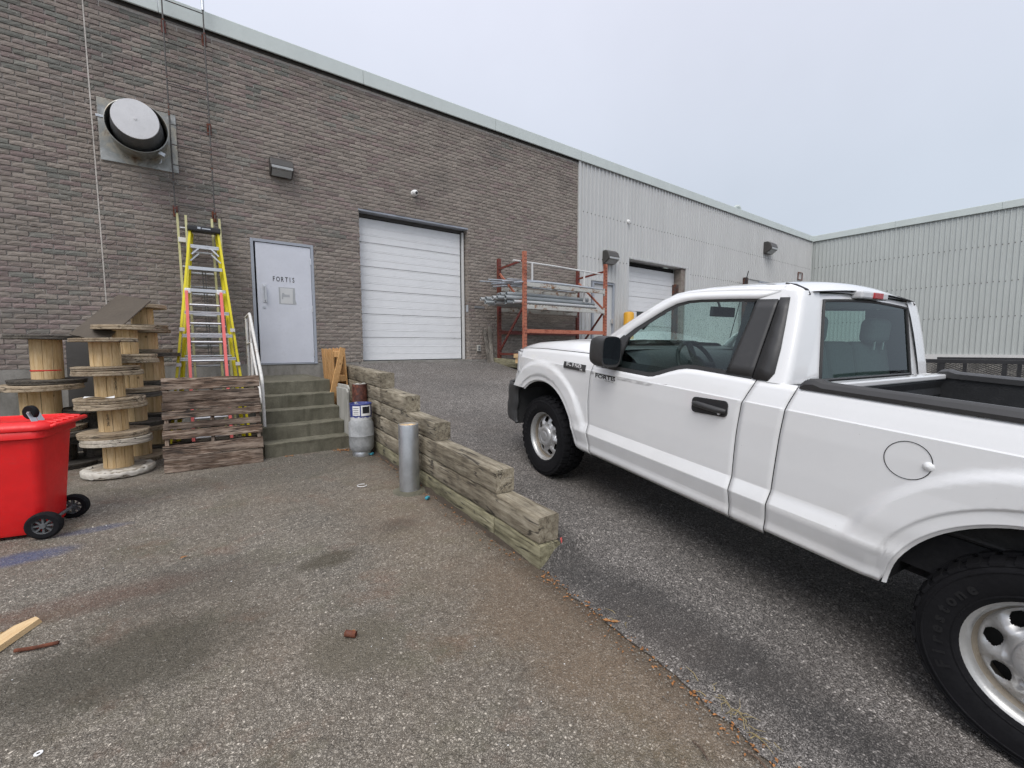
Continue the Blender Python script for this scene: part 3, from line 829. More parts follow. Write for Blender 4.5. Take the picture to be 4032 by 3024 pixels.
while y > -7.5:
    y1 = y - 3.05
    pr = [(24.425, 6.520), (24.41, 6.53), (24.41, 6.545), (24.424, 6.790), (24.45, 6.802), (25., 6.83), (25., 6.60), (24.45, 6.60)]
    m_ = MB(); m_.prism(pr, -(y - y1 - .006), 1, y); S(m_.build('roof_flashing', MAT['flashing'], bevel=.004)); y = y1
m_ = MB(); m_.bx(24.82, 60, -8, 40, 6.5, 6.76); S(m_.build('roof_deck', MAT['flashing']))
m_ = MB()
for zz in (5.22, 4.02):
    c = 0
    while BEND + .1 + c * P_ < 24.3:
        xx = BEND + .05 + c * P_ + .126; c += 1
        if zz < 4.2 and (10.8 < xx < 14.1): continue
        m_.box((xx, WY - .012 - DEPTH - .004, zz + .008 * math.sin(c)), (.024, .008, .024))
for zz in (5.26, 3.90, 2.60):
    for c in range(100):
        yy = WY - .02 - .05 - c * P_ - .126
        m_.box((24.5 - DEPTH - .004, yy, zz + .01 * math.sin(c * 1.7)), (.008, .03, .03))
stuff(S(m_.build('screw_heads', MAT['bronze'])))
# second roller door, service doors
m_ = MB(); m_.bx(10.80, 10.90, WY - .03, WY + .02, FLOOR, 4.25); m_.bx(13.93, 14.03, WY - .03, WY + .02, FLOOR, 4.25); m_.bx(10.902, 13.928, WY - .029, WY + .25, 4.19, 4.26)
S(m_.build('opening_trim', MAT['siding'], bevel=.004))
def roller2():
    root = bpy.data.objects.new('roller_door', None); COL.objects.link(root); root.parent = shed; root['label'] = 'off white sectional roller door in the metal wall'
    z0, z1, y = FLOOR + .02, 4.06, WY + .30; hs = (z1 - z0) / 6
    for s in range(6):
        pr = [(y + .03, z0 + s * hs + .003)]
        for q in range(3):
            a = z0 + s * hs + q * hs / 3 + (.004 if q == 0 else 0); b = z0 + s * hs + (q + 1) * hs / 3 - (.004 if q == 2 else 0)
            pr += [(y + .006, a + .001), (y, a + .008), (y, b - .008), (y + .006, b - .001)]
        pr.append((y + .03, z0 + (s + 1) * hs - .003))
        m_ = MB(); m_.prism(pr, 2.78, 0, 10.93); o = m_.build('panel', MAT['white_door']); o.parent = root; o.location = -soff
    m_ = MB(); m_.bx(11.72, 12.32, y - .012, y + .01, 2.30, 2.66); o = m_.build('window', MAT['glass_dark'], bevel=.01); o.parent = root; o.location = -soff
    m_ = MB(); m_.bx(11.70, 12.34, y + .012, y + .029, 2.28, 2.68); o = m_.build('window_backing', MAT['dark_gap']); o.parent = root; o.location = -soff
roller2()
m_ = MB(); m_.bx(13.72, 13.92, WY + .02, WY + .30, FLOOR, 4.19); S(m_.build('brick_reveal', MAT['brick']))
m_ = MB(); m_.bx(10.85, 13.72, WY + .34, WY + .4, FLOOR, 4.19); S(m_.build('door_gap', MAT['dark_gap']))
for (x0, x1, zt) in ((9.30, 10.23, 3.385), (19.27, 20.15, 4.235)):
    m_ = MB(); m_.bx(x0, x0 + .06, WY - .055, WY + .05, FLOOR, zt); m_.bx(x1 - .06, x1, WY - .055, WY + .05, FLOOR, zt); m_.bx(x0 + .061, x1 - .061, WY - .054, WY + .05, zt - .06, zt)
    S(m_.build('door_frame', MAT['frame_grey'], bevel=.003))
    m_ = MB(); m_.bx(x0 + .065, x1 - .065, WY - .005, WY + .008, FLOOR + .01, zt - .066); d_ = S(m_.build('door', MAT['siding'], bevel=.003))
m_ = MB(); m_.box((10.12, WY - .04, 2.28), (.03, .07, .14)); S(m_.build('door_handle', MAT['alu'], bevel=.004))
m_ = MB(); m_.bx(9.30, 10.23, WY - .08, WY - .056, 3.395, 3.43); S(m_.build('drip_cap', MAT['siding']))
# small wall fittings on the metal wall
m_ = MB(); m_.lathe([(0, -.03), (.05, -.03), (.06, -.01), (.06, .01)], 16, (10.80, WY - .05, 5.26), 'Y'); m_.lathe([(0, -.06), (.02, -.06), (.025, -.03)], 10, (10.80, WY - .05, 5.26), 'Y')
tag(m_.build('wall_camera', MAT['paper'], sm=True), 'tiny white round camera on the corrugated wall over the far roller door', 'camera')
m_ = MB()
for a, b in (((22.95, 4.62), (23.40, 4.62)), ((22.95, 4.95), (23.40, 4.95)), ((22.95, 4.62), (22.95, 4.95)), ((23.40, 4.62), (23.40, 4.95))):
    m_.beam((a[0], WY - .06, a[1]), (b[0], WY - .06, b[1]), .03, .03, (0, 1, 0))
tag(m_.build('sign_frame', MAT['bracket']), 'empty red rectangular frame near the inner corner of metal walls', 'frame')
m_ = MB(); m_.tube([(17.72, WY + .35, 6.76), (17.72, WY + .35, 6.98), (17.76, WY + .3, 7.04), (17.85, WY + .25, 7.05), (17.93, WY + .25, 7.0), (17.95, WY + .25, 6.93)], .075, 12)
tag(m_.build('roof_vent', MAT['flashing'], sm=True), 'small gooseneck vent pipe on the roof edge', 'vent')
# electrical outlet on brick
t_ = thing('outlet_box', 'small beige weatherproof outlet low on the brick wall beside the roller door', 'outlet', (5.50, WY, 1.50))
m_ = MB(); m_.bx(-.045, .045, -.05, -.004, -.07, .07); m_.build('box', MAT['pale_concrete'], t_, bevel=.006)
m_ = MB(); m_.bx(-.028, .028, -.056, -.0495, .008, .045); m_.bx(-.028, .028, -.056, -.0495, -.045, -.008); m_.build('cover', MAT['grey_plastic'], t_, bevel=.003)
# ------------------------------------------------------------------ steps and handrail
st = thing('concrete_steps', 'stained concrete steps leading up to the grey steel door', 'steps', (1.2, 6.9, .12))
def loc_in(root, o): o.parent = root; o.location = Vector(o.location) - Vector(root.location); return o
fronts = [(6.17, .31), (6.40, .49), (6.635, .67), (6.87, .85), (7.10, 1.03)]
for k, (yf, zt) in enumerate(fronts):
    y1 = fronts[k + 1][0] + .01 if k < 4 else WY
    m_ = MB(); nseg = 14
    rgs = random.Random(k + 5)
    zb = (.05 if k == 0 else fronts[k - 1][1] - .02)
    prof = [(yf + .012, zb), (yf + .004, zt - .05), (yf, zt - .012), (yf + .004, zt - .003), (yf + .016, zt), (y1, zt + .001), (y1, zb)]
    base = 0
    for i in range(nseg + 1):
        x = .70 + 1.03 * i / nseg
        for (py, pz) in prof: m_.v.append((x, py + rgs.uniform(-.003, .003) * (py < yf + .1), pz + rgs.uniform(-.003, .002) * (pz > zb + .05 and py < yf + .1)))
    n = len(prof)
    for i in range(nseg):
        for q in range(n):
            a, b = i * n + q, i * n + (q + 1) % n; m_.f.append((a, b, b + n, a + n))
    m_.f.append(tuple(range(n))); m_.f.append(tuple(nseg * n + q for q in reversed(range(n))))
    loc_in(st, m_.build('landing' if k == 4 else 'step', MAT['step'], bevel=.004))
hr = thing('handrail', 'chipped white pipe handrail on the left side of the concrete steps', 'handrail', (.75, 6.5, .3))
def hp(name, pts, r, mat='rail_white'):
    return loc_in(hr, MB().tube(pts, r, 10).build(name, MAT[mat], sm=True))
hp('top_rail', [(.75, 6.475, .30), (.75, 6.49, .6), (.75, 6.52, 1.09), (.75, 6.56, 1.15), (.75, 7.50, 1.99), (.75, 7.56, 2.02), (.75, 8.03, 2.0)], .020)
hp('mid_rail', [(.75, 6.62, .78), (.75, 7.55, 1.60), (.75, 8.05, 1.58)], .016)
hp('post', [(.75, 8.04, 1.03), (.75, 8.04, 2.0)], .019)
hp('post', [(.75, 7.53, 1.03), (.75, 7.53, 2.0)], .017)
hp('brace', [(.75, 7.66, 1.03), (.75, 7.50, 1.78)], .014)
# ------------------------------------------------------------------ wall fixtures
def wall_lamp(x, z, label, s=1.):
    t_ = thing('wall_lamp', label, 'lamp', (x, WY, z), group='wall pack lamps')
    t_.scale = (s, s, s * 1.25)
    pr = [(-.004, -.11), (-.004, .125), (-.10, .125), (-.17, .085), (-.205, .01), (-.20, -.035), (-.06, -.11)]
    m_ = MB(); m_.prism([(a, b) for a, b in pr], .36, 0, -.18); m_.build('housing', MAT['bronze'], t_, bevel=.012, seg=3)
    m_ = MB(); m_.add([(-.155, -.2045, -.030), (.155, -.2045, -.030), (.155, -.075, -.1115), (-.155, -.075, -.1115), (-.155, -.19, -.045), (.155, -.19, -.045), (.155, -.07, -.105), (-.155, -.07, -.105)], [(0, 1, 2, 3), (0, 3, 7, 4), (1, 5, 6, 2), (0, 4, 5, 1), (2, 6, 7, 3)])
    m_.build('lens', MAT['lens'], t_)
    m_ = MB(); m_.prism([(-.2075, -.002), (-.2115, -.035), (-.206, -.035), (-.203, -.002)], .33, 0, -.165); m_.build('lens', MAT['lens'], t_)
    return t_
wall_lamp(1.46, 4.63, 'dark wall lamp on the brick above the grey steel door')
wall_lamp(9.92, 4.08, 'dark wall lamp on the metal wall above the pipe rack', 1.25).location.y = WY - .04
wall_lamp(19.75, 5.60, 'dark wall lamp on the metal wall near the inner corner', 1.6).location.y = WY - .04
t_ = thing('security_camera', 'small white round camera on the brick wall above the roller door', 'camera', (3.96, WY, 4.73))
MB().lathe([(.0, -.03), (.06, -.03), (.066, -.015), (.066, .004)], 20, (0, 0, 0), 'Y').build('base', MAT['paper'], t_, sm=True)
m_ = MB(); m_.lathe([(.001, -.115), (.03, -.108), (.05, -.09), (.058, -.065), (.054, -.04), (.045, -.03)], 20, (0, 0, 0), 'Y'); m_.build('dome', MAT['paper'], t_, sm=True)
m_ = MB(); m_.lathe([(.001, -.121), (.022, -.119), (.030, -.108), (.028, -.10)], 16, (.012, 0, -.01), 'Y'); m_.build('lens', MAT['black'], t_, sm=True)
# exhaust duct
vt = thing('exhaust_vent', 'round metal exhaust duct on a square plate high on the brick wall', 'vent', (-.43, WY, 4.68))
m_ = MB(); m_.bx(-.45, .45, -.016, -.006, -.435, .435); m_.build('wall_plate', MAT['duct'], vt, bevel=.003)
MB().lathe([(.335, -.016), (.338, -.10), (.350, -.37), (.357, -.375), (.357, -.385), (.348, -.387), (.338, -.37), (.325, -.02)], 48, (.0, 0, .005), 'Y').build('duct_collar', MAT['duct'], vt, sm=True)
MB().lathe([(.325, -.03), (.001, -.03)], 40, (.0, 0, .005), 'Y').build('duct_back', MAT['dark_gap'], vt, sm=True)
MB().lathe([(.31, -.06), (.295, -.33), (.262, -.60), (.258, -.615)], 40, (.0, 0, .005), 'Y').build('damper_cone', MAT['grey_plastic'], vt, sm=True)
MB().lathe([(.255, -.612), (.262, -.620), (.258, -.628), (.02, -.634), (.016, -.640), (.001, -.640)], 48, (.0, 0, .005), 'Y').build('damper_disc', MAT['damper'], vt, sm=True)
m_ = MB(); m_.box((-.39, -.30, .06), (.10, .035, .035)); m_.build('latch', MAT['steel'], vt, bevel=.004)
m_ = MB(); m_.box((.26, -.30, -.29), (.08, .05, .05), Matrix.Rotation(.4, 3, 'Y')); m_.tube([(.25, -.2, -.33), (.24, -.2, -.38), (.22, -.2, -.40)], .008, 6); m_.build('latch', MAT['steel'], vt, bevel=.004)
# fixed roof ladder
rl = thing('roof_ladder', 'thin dark fixed steel ladder up the brick wall to the roof', 'ladder', (.19, WY - .18, 3.6))
for x in (-.055, .447):
    loc_in(rl, MB().tube([(x, WY - .19, 3.58), (x, WY - .19, 6.9), (x, WY - .19, 7.7)], .010, 8).build('stringer', MAT['ladder_steel'], sm=True))
    for z in (3.66, 5.03, 6.38):
        m_ = MB(); m_.bx(x - .03, x + .03, WY - .014, WY - .006, z - .085, z + .085); m_.bx(x - .012, x + .012, WY - .20, WY - .014, z - .012, z + .012)
        loc_in(rl, m_.build('bracket', MAT['bracket'], bevel=.003))
for x in (-.055, .447):
    loc_in(rl, MB().tube([(x, WY - .19, 6.72), (x, WY - .19, 7.75)], .016 if x < 0 else .021, 8).build('roof_stile', MAT['steel'], sm=True))
for k in range(14):
    z = 3.72 + k * .295
    loc_in(rl, MB().tube([(-.055, WY - .19, z), (.447, WY - .19, z)], .008, 8).build('rung', MAT['ladder_steel'], sm=True))

# ------------------------------------------------------------------ timber retaining wall
tw = thing('timber_retaining_wall', 'stepped retaining wall of weathered timbers between yard and ramp', 'retaining wall', (1.8, 2.1, .03))
TD = Vector((.043, 1, .021)).normalized()
def timber(y0, y1, zb_at213, seed, mat='timber', h=.172, dx=0., yaw=0., w=.17):
    m_ = MB(); L = (y1 - y0)
    rough_box(m_, L, w, h, max(8, int(L / .08)), .0022, .012, seed)
    o = m_.build('timber', MAT[mat], sm=True, ang=50)
    rot = Matrix((TD, Vector((-1, .043, 0)).normalized(), TD.cross(Vector((-1, .043, 0)).normalized()))).transposed().to_4x4()
    x = 1.787 + .043 * (y0 - 2.13) + w / 2 + dx
    o.matrix_world = Matrix.Translation((x - 1.8, y0 - 2.1, zb_at213 + .021 * (y0 - 2.13) - .03)) @ rot @ Matrix.Rotation(yaw, 4, 'Z')
    o.parent = tw
    return o
# courses from the bottom: (base height at the near end, pieces (y0, y1))
timber(2.13, 2.695, .028, 1, 'timber_green'); timber(2.705, 5.4, .022, 2, 'timber_green'); timber(5.41, 8.75, .024, 3, 'timber_green')
timber(2.15, 4.13, .205, 4, 'timber', .178, .004); timber(4.14, 8.75, .205, 5, 'timber')
timber(2.67, 5.475, .388, 6, 'timber', .180, -.003); timber(5.485, 8.75, .388, 7, 'timber')
timber(3.80, 5.45, .572, 8, 'timber', .175, .006); timber(5.46, 8.75, .572, 9, 'timber', .175)
timber(4.54, 5.44, .752, 10, 'timber', .175, -.004); timber(5.45, 8.75, .752, 11, 'timber', .175)
timber(5.40, 8.72, .932, 12, 'timber', .190, .003, .004)
# mossy edge on the other side of the ramp
mt = thing('mossy_edge_timber', 'mossy green edge timber along the ramp in front of the pipe rack', 'timber', (5.86, 7.0, 1.0))
for k, (y0, y1, z) in enumerate(((7.3, 8.75, 1.04), (6.3, 7.29, .90))):
    m_ = MB(); rough_box(m_, y1 - y0, .17, .17, 16, .006, .015, 40 + k); o = m_.build('timber', MAT['timber_green'], mt, sm=True, ang=50)
    o.rotation_euler = (0, -.045, R(90)); o.location = (.02, y0 - 7., z - 1.0)
# ------------------------------------------------------------------ bollards, propane, slabs
bo = thing('galvanised_bollard', 'galvanised pipe bollard filled with dirt beside the timber wall', 'bollard', (1.71, 4.06, .085))
MB().lathe([(.098, -.06), (.098, .665), (.096, .672), (.090, .672), (.088, .64)], 32).build('pipe', MAT['steel'], bo, sm=True)
m_ = MB(); m_.grid(lambda u, v: ((.088 * v) * math.cos(u * 6.2832), (.088 * v) * math.sin(u * 6.2832), .655 + .02 * mnoise.noise(Vector((u * 9, v * 3, 2)))), 20, 5); m_.build('concrete_fill', MAT['scrap'], bo, sm=True)
m_ = MB(); m_.lathe([(.0, .012), (.10, .012), (.15, .006), (.20, -.01)], 20); m_.build('concrete_collar', MAT['step'], bo, sm=True)
lp = thing('propane_cylinder', 'grey propane cylinder with white and blue collar beside the steps', 'gas cylinder', (1.755, 5.70, .118))
MB().lathe([(.10, .0), (.115, 0), (.118, .045), (.11, .06)], 28).build('foot_ring', MAT['steel'], lp, sm=True)
def prop_mat():
    t = NT('cylinder_grey'); p = t.obj(); n = t.noise(p, 9, 5, .65); n2 = t.noise(p, 40, 4, .6)
    c = t.mix(t.mr(n, .35, .68), (.24, .25, .255), (.40, .41, .415)); c = t.mix(t.mr(n2, .6, .75, 0, .5), c, (.14, .13, .125))
    return t.set(col=c, rough=.55, nrm=t.bump(n2, .1, .003))
MAT['cyl'] = prop_mat()
MB().lathe([(.06, .045), (.12, .06), (.148, .10), (.156, .16), (.156, .262), (.1585, .266), (.156, .27), (.156, .38), (.150, .43), (.128, .475), (.08, .495), (.03, .50)], 36).build('tank', MAT['cyl'], lp, sm=True)
def collar_mat():
    t = NT('collar_paint'); p = t.obj(); x, y, z = t.sep(p); n = t.noise(p, 18, 5, .7)
    k = t.mr(t.ma('ADD', z, t.ma('MULTIPLY', t.ma('SUBTRACT', n, .5), .10)), .500, .512)
    c = t.mix(k, (.62, .63, .63), (.045, .06, .22)); c = t.mix(t.mr(n, .60, .66), c, (.5, .52, .53))
    return t.set(col=c, rough=.5)
MAT['collar'] = collar_mat()
a0 = R(-62)
MB().lathe([(.128, .455), (.133, .50), (.135, .665), (.138, .668), (.139, .678), (.135, .684), (.131, .678), (.131, .50)], 36).build('collar', MAT['collar'], lp, sm=True)
m_ = MB(); m_.lathe([(.1355, .528), (.1364, .528), (.1364, .662), (.1355, .662)], 10, a0=R(-106), a1=R(-48)); m_.build('collar_patch', MAT['paper'], lp, sm=True)
m_ = MB(); m_.lathe([(.1358, .560), (.1372, .560), (.1372, .645), (.1358, .645)], 10, a0=R(-98), a1=R(-58)); m_.build('handle_opening', MAT['dark_gap'], lp, sm=True)
m_ = MB(); m_.lathe([(.1358, .535), (.1370, .535), (.1370, .655), (.1358, .655)], 8, a0=R(-152), a1=R(-112)); m_.build('warning_label', MAT['paper'], lp, sm=True)
m_ = MB()
for k in range(4): m_.lathe([(.1369, .553 + k * .024), (.1376, .553 + k * .024), (.1376, .561 + k * .024), (.1369, .561 + k * .024)], 6, a0=R(-148), a1=R(-118))
m_.build('label_print', MAT['grey_plastic'], lp)
MB().tube([(0, 0, .49), (0, 0, .60)], .025, 12).build('valve', MAT['rust'], lp, sm=True)
rp = thing('rusty_pipe_post', 'rusty brown steel pipe post behind the propane cylinder', 'post', (1.86, 6.06, .12))
MB().lathe([(.098, -.05), (.098, .89), (.094, .90), (.086, .90), (.085, .84), (.0, .835)], 28).build('pipe', MAT['post_rust'], rp, sm=True)
m_ = MB(); m_.grid(lambda u, v: (.086 * v * math.cos(u * 6.2832), .086 * v * math.sin(u * 6.2832), .895 + .03 * mnoise.noise(Vector((u * 9, v * 4, 5)))), 18, 5); m_.build('rubble_fill', MAT['pale_concrete'], rp, sm=True)
for (x, y, s, lab) in ((1.762, 6.22, 1., 'pale concrete slab on edge against the right side of the steps'), (1.80, 6.30, 1.05, 'pale concrete slab on edge next to the rusty pipe post')):
    m_ = MB(); T = .028
    m_.prism([(6.2, .10), (6.74, .10), (6.74, .10 + .84 * s), (6.255, .10 + .845 * s), (6.2, .10 + .80 * s)], T, 0, -T / 2)
    m_.v = [(a + x - .012, b + y - 6.2, c_) for a, b, c_ in m_.v]
    tag(m_.build('concrete_slab', MAT['pale_concrete'], bevel=.004), lab, 'slab', 'slabs beside the steps')

# ------------------------------------------------------------------ pallets
def board(mb, L, w, t, seed, jag=0.0):
    """board along X, centred, thickness in Z"""
    rgb = random.Random(seed); n = 14; base = len(mb.v)
    for i in range(n + 1):
        x = -L / 2 + L * i / n
        e0 = rgb.uniform(-1, 1) * .004 + mnoise.noise(Vector((x * 5, seed, 1))) * .006 * (1 + jag * 3); e1 = rgb.uniform(-1, 1) * .004 + mnoise.noise(Vector((x * 5, seed, 9))) * .006 * (1 + jag * 4)
        zz = mnoise.noise(Vector((x * 2, seed, 4))) * .004
        for (y, z) in ((-w / 2 + e0, 0), (w / 2 + e1, 0), (w / 2 + e1, t), (-w / 2 + e0, t)): mb.v.append((x, y, z + zz))
    for i in range(n):
        for k in range(4):
            a, b = base + i * 4 + k, base + i * 4 + (k + 1) % 4; mb.f.append((a, b, b + 4, a + 4))
    mb.f.append((base, base + 1, base + 2, base + 3)); e = base + n * 4; mb.f.append((e + 3, e + 2, e + 1, e))
    return mb
op = thing('old_pallet', 'weathered reddish brown pallet leaning in front of the ladders', 'pallet', (.19, 6.08, .125))
op.rotation_euler = (R(-17), 0, R(-4.0))
PW, PH = .965, 1.09
rows = [(.0, .168), (.175, .135), (.372, .10), (.487, .075), (.612, .085), (.705, .095), (.806, .122), (.948, .140)]
for k, (z, h) in enumerate(rows):
    m_ = MB(); board(m_, PW + (.01 if k % 3 else -.01), h, .018, 60 + k, .6 if k in (4,) else .15)
    o = m_.build('deck_board', MAT['pallet_old'], op); o.rotation_euler = (R(90), R(random.Random(k).uniform(-.6, .6)), 0); o.location = (0, -.004, z + h / 2)
for x in (-.45, -.02, .45):
    m_ = MB(); rough_box(m_, PH, .038, .095, 16, .003, .006, int(70 + x * 10)); o = m_.build('stringer', MAT['pallet_old'], op, sm=True, ang=50); o.rotation_euler = (0, R(-90), R(-90)); o.location = (x, .0, .0)
for k, z in enumerate((.04, .30, .80, 1.04)):
    m_ = MB(); board(m_, PW, .09, .016, 90 + k); o = m_.build('back_board', MAT['pallet_old'], op); o.rotation_euler = (R(90), 0, 0); o.location = (0, .117, z)
np_ = thing('new_pallet', 'fresh orange wood pallet on edge between steps and timber wall', 'pallet', (1.90, 7.02, .62))
for x in (-.09, .085):                           # deck boards stand upright, two faces of the pallet
    for k in range(6):
        m_ = MB(); m_.bx(x - .009, x + .009, .0 + k * .17, .095 + k * .17, 0, .88 + .012 * (k % 2)); m_.build('deck_board', MAT['pallet_new'], np_, bevel=.003)
for z in (.06, .42, .80):
    m_ = MB(); m_.bx(-.08, .075, .01, .95, z - .045, z + .045); o = m_.build('stringer', MAT['pallet_new'], np_, bevel=.003)
np_.rotation_euler = (0, R(-3), R(-4))
lb = MB(); board(lb, 1.02, .085, .02, 130); o = lb.build('loose_board', MAT['pallet_new'])
o.matrix_world = Matrix.Translation((1.765, 6.93, 1.02)) @ Matrix.Rotation(R(14), 4, 'Y') @ Matrix.Rotation(R(90), 4, 'Y') @ Matrix.Rotation(R(75), 4, 'X')
tag(o, 'loose orange wood board leaning beside the fresh pallet', 'board')

# ------------------------------------------------------------------ ladders
def rails_and_rungs(root, foot, head, wb, wt_, railmat, rw, rd, rungs, rungmat, flat=False, z0=0.0, name='rail'):
    """ladder lying along foot->head (world centre line), in the plane facing -y"""
    f, h = Vector(foot), Vector(head); d = (h - f); L = d.length; d.normalize(); sx = Vector((1, 0, 0)); nrm = sx.cross(d).normalized()
    for s in (-1, 1):
        a = f + sx * s * wb / 2; b = h + sx * s * wt_ / 2
        m_ = MB(); dd = (b - a).normalized(); side = nrm.cross(dd).normalized()
        # channel section: web and two flanges
        for off_, ww, hh in ((0, .006, rd), (-rd / 2, rw, .006), (rd / 2, rw, .006)):
            c0 = a + nrm * off_ + (side * -s * (rw / 2 - .003) if ww > .01 else Vector((0, 0, 0)) - side * 0) ; c1 = b + nrm * off_ + (side * -s * (rw / 2 - .003) if ww > .01 else Vector((0, 0, 0)))
            rot = Matrix((dd, side, nrm)).transposed()
            m_.box((c0 + c1) / 2, ((c1 - c0).length, ww, hh), rot)
        loc_in(root, m_.build(name, MAT[railmat]))
    for k in range(rungs):
        t = (k + .6) / (rungs + .3); c = f.lerp(h, t); ww = wb + (wt_ - wb) * t - .02
        m_ = MB()
        if flat: m_.box(c, (ww, .078, .028)); m_.box(c + Vector((0, -.036, -.018)), (ww, .006, .03))
        else: m_.tube([c - sx * ww / 2, c + sx * ww / 2], .017, 8)
        loc_in(root, m_.build('step' if flat else 'rung', MAT[rungmat], sm=not flat))
sl = thing('step_ladder', 'yellow fibreglass step ladder with black top cap folded against the wall', 'ladder', (.27, 7.45, .16))
rails_and_rungs(sl, (.20, 7.50, .15), (.285, 8.38, 3.30), .92, .33, 'yellow', .03, .075, 9, 'alu', True)
m_ = MB(); m_.box((.285, 8.38, 3.33), (.42, .17, .085)); loc_in(sl, m_.build('top_cap', MAT['black'], bevel=.02, seg=3))
m_ = MB(); m_.box((.22, 8.292, 3.335), (.04, .004, .03)); m_.box((.31, 8.292, 3.332), (.11, .004, .016)); loc_in(sl, m_.build('cap_print', MAT['steel']))
for s in (-1, 1):
    a = Vector((.21 + s * .40, 7.72, .15)); b = Vector((.285 + s * .16, 8.47, 3.28)); m_ = MB(); m_.beam(a, b, .035, .06); loc_in(sl, m_.build('rear_rail', MAT['yellow']))
for k in range(9):
    t = (k + .8) / 9.5; c = Vector((.21, 7.72, .15)).lerp(Vector((.285, 8.47, 3.28)), t); ww = .8 + (.32 - .8) * t
    loc_in(sl, MB().tube([c - Vector((ww / 2, 0, 0)), c + Vector((ww / 2, 0, 0))], .014, 8).build('rear_bar', MAT['steel'], sm=True))
for s in (-1, 1):
    m_ = MB(); m_.beam((.278 + s * .17, 8.20, 2.92), (.28 + s * .06, 8.22, 3.04), .006, .02); m_.beam((.278 + s * .19, 8.20, 2.82), (.28 + s * .08, 8.28, 2.95), .006, .02); loc_in(sl, m_.build('brace', MAT['alu']))
for (t, s) in ((.52, -1), (.52, 1), (.36, 1), (.36, -1)):
    c = Vector((.20, 7.46, .15)).lerp(Vector((.285, 8.34, 3.30)), t); ww = (.92 + (.33 - .92) * t) / 2
    m_ = MB(); m_.box(c + Vector((s * ww, -.03, 0)), (.06, .03, .05)); loc_in(sl, m_.build('bracket', MAT['paper']))
el = thing('extension_ladder', 'faded pale yellow extension ladder standing behind the step ladder', 'ladder', (.24, 8.1, .16))
rails_and_rungs(el, (.26, 8.0, .15), (.235, 8.72, 3.60), .52, .52, 'pale_yellow', .03, .07, 11, 'steel')
rails_and_rungs(el, (.23, 7.93, .18), (.235, 8.62, 3.56), .32, .31, 'pale_yellow', .03, .07, 10, 'steel', name='fly_rail')
m_ = MB(); m_.box((.03, 8.56, 3.18), (.14, .05, .07)); loc_in(el, m_.build('bracket', MAT['paper'], bevel=.004))
for x in (.235, .27): loc_in(el, MB().tube([(x, 8.40, 2.75), (x + .01, 8.2, 1.3)], .006, 6).build('rope', MAT['grey_plastic'], sm=True))
pl_ = thing('short_ladder', 'faded pinkish red ladder with silver rungs at the front of the stack', 'ladder', (.22, 7.1, .16))
rails_and_rungs(pl_, (.205, 7.20, .15), (.215, 7.62, 2.30), .405, .37, 'pink', .035, .085, 8, 'alu')
for s in (-1, 1):
    m_ = MB(); m_.box((.215 + s * .185, 7.61, 2.31), (.07, .06, .07)); loc_in(pl_, m_.build('tip_cap', MAT['paper'], bevel=.01))

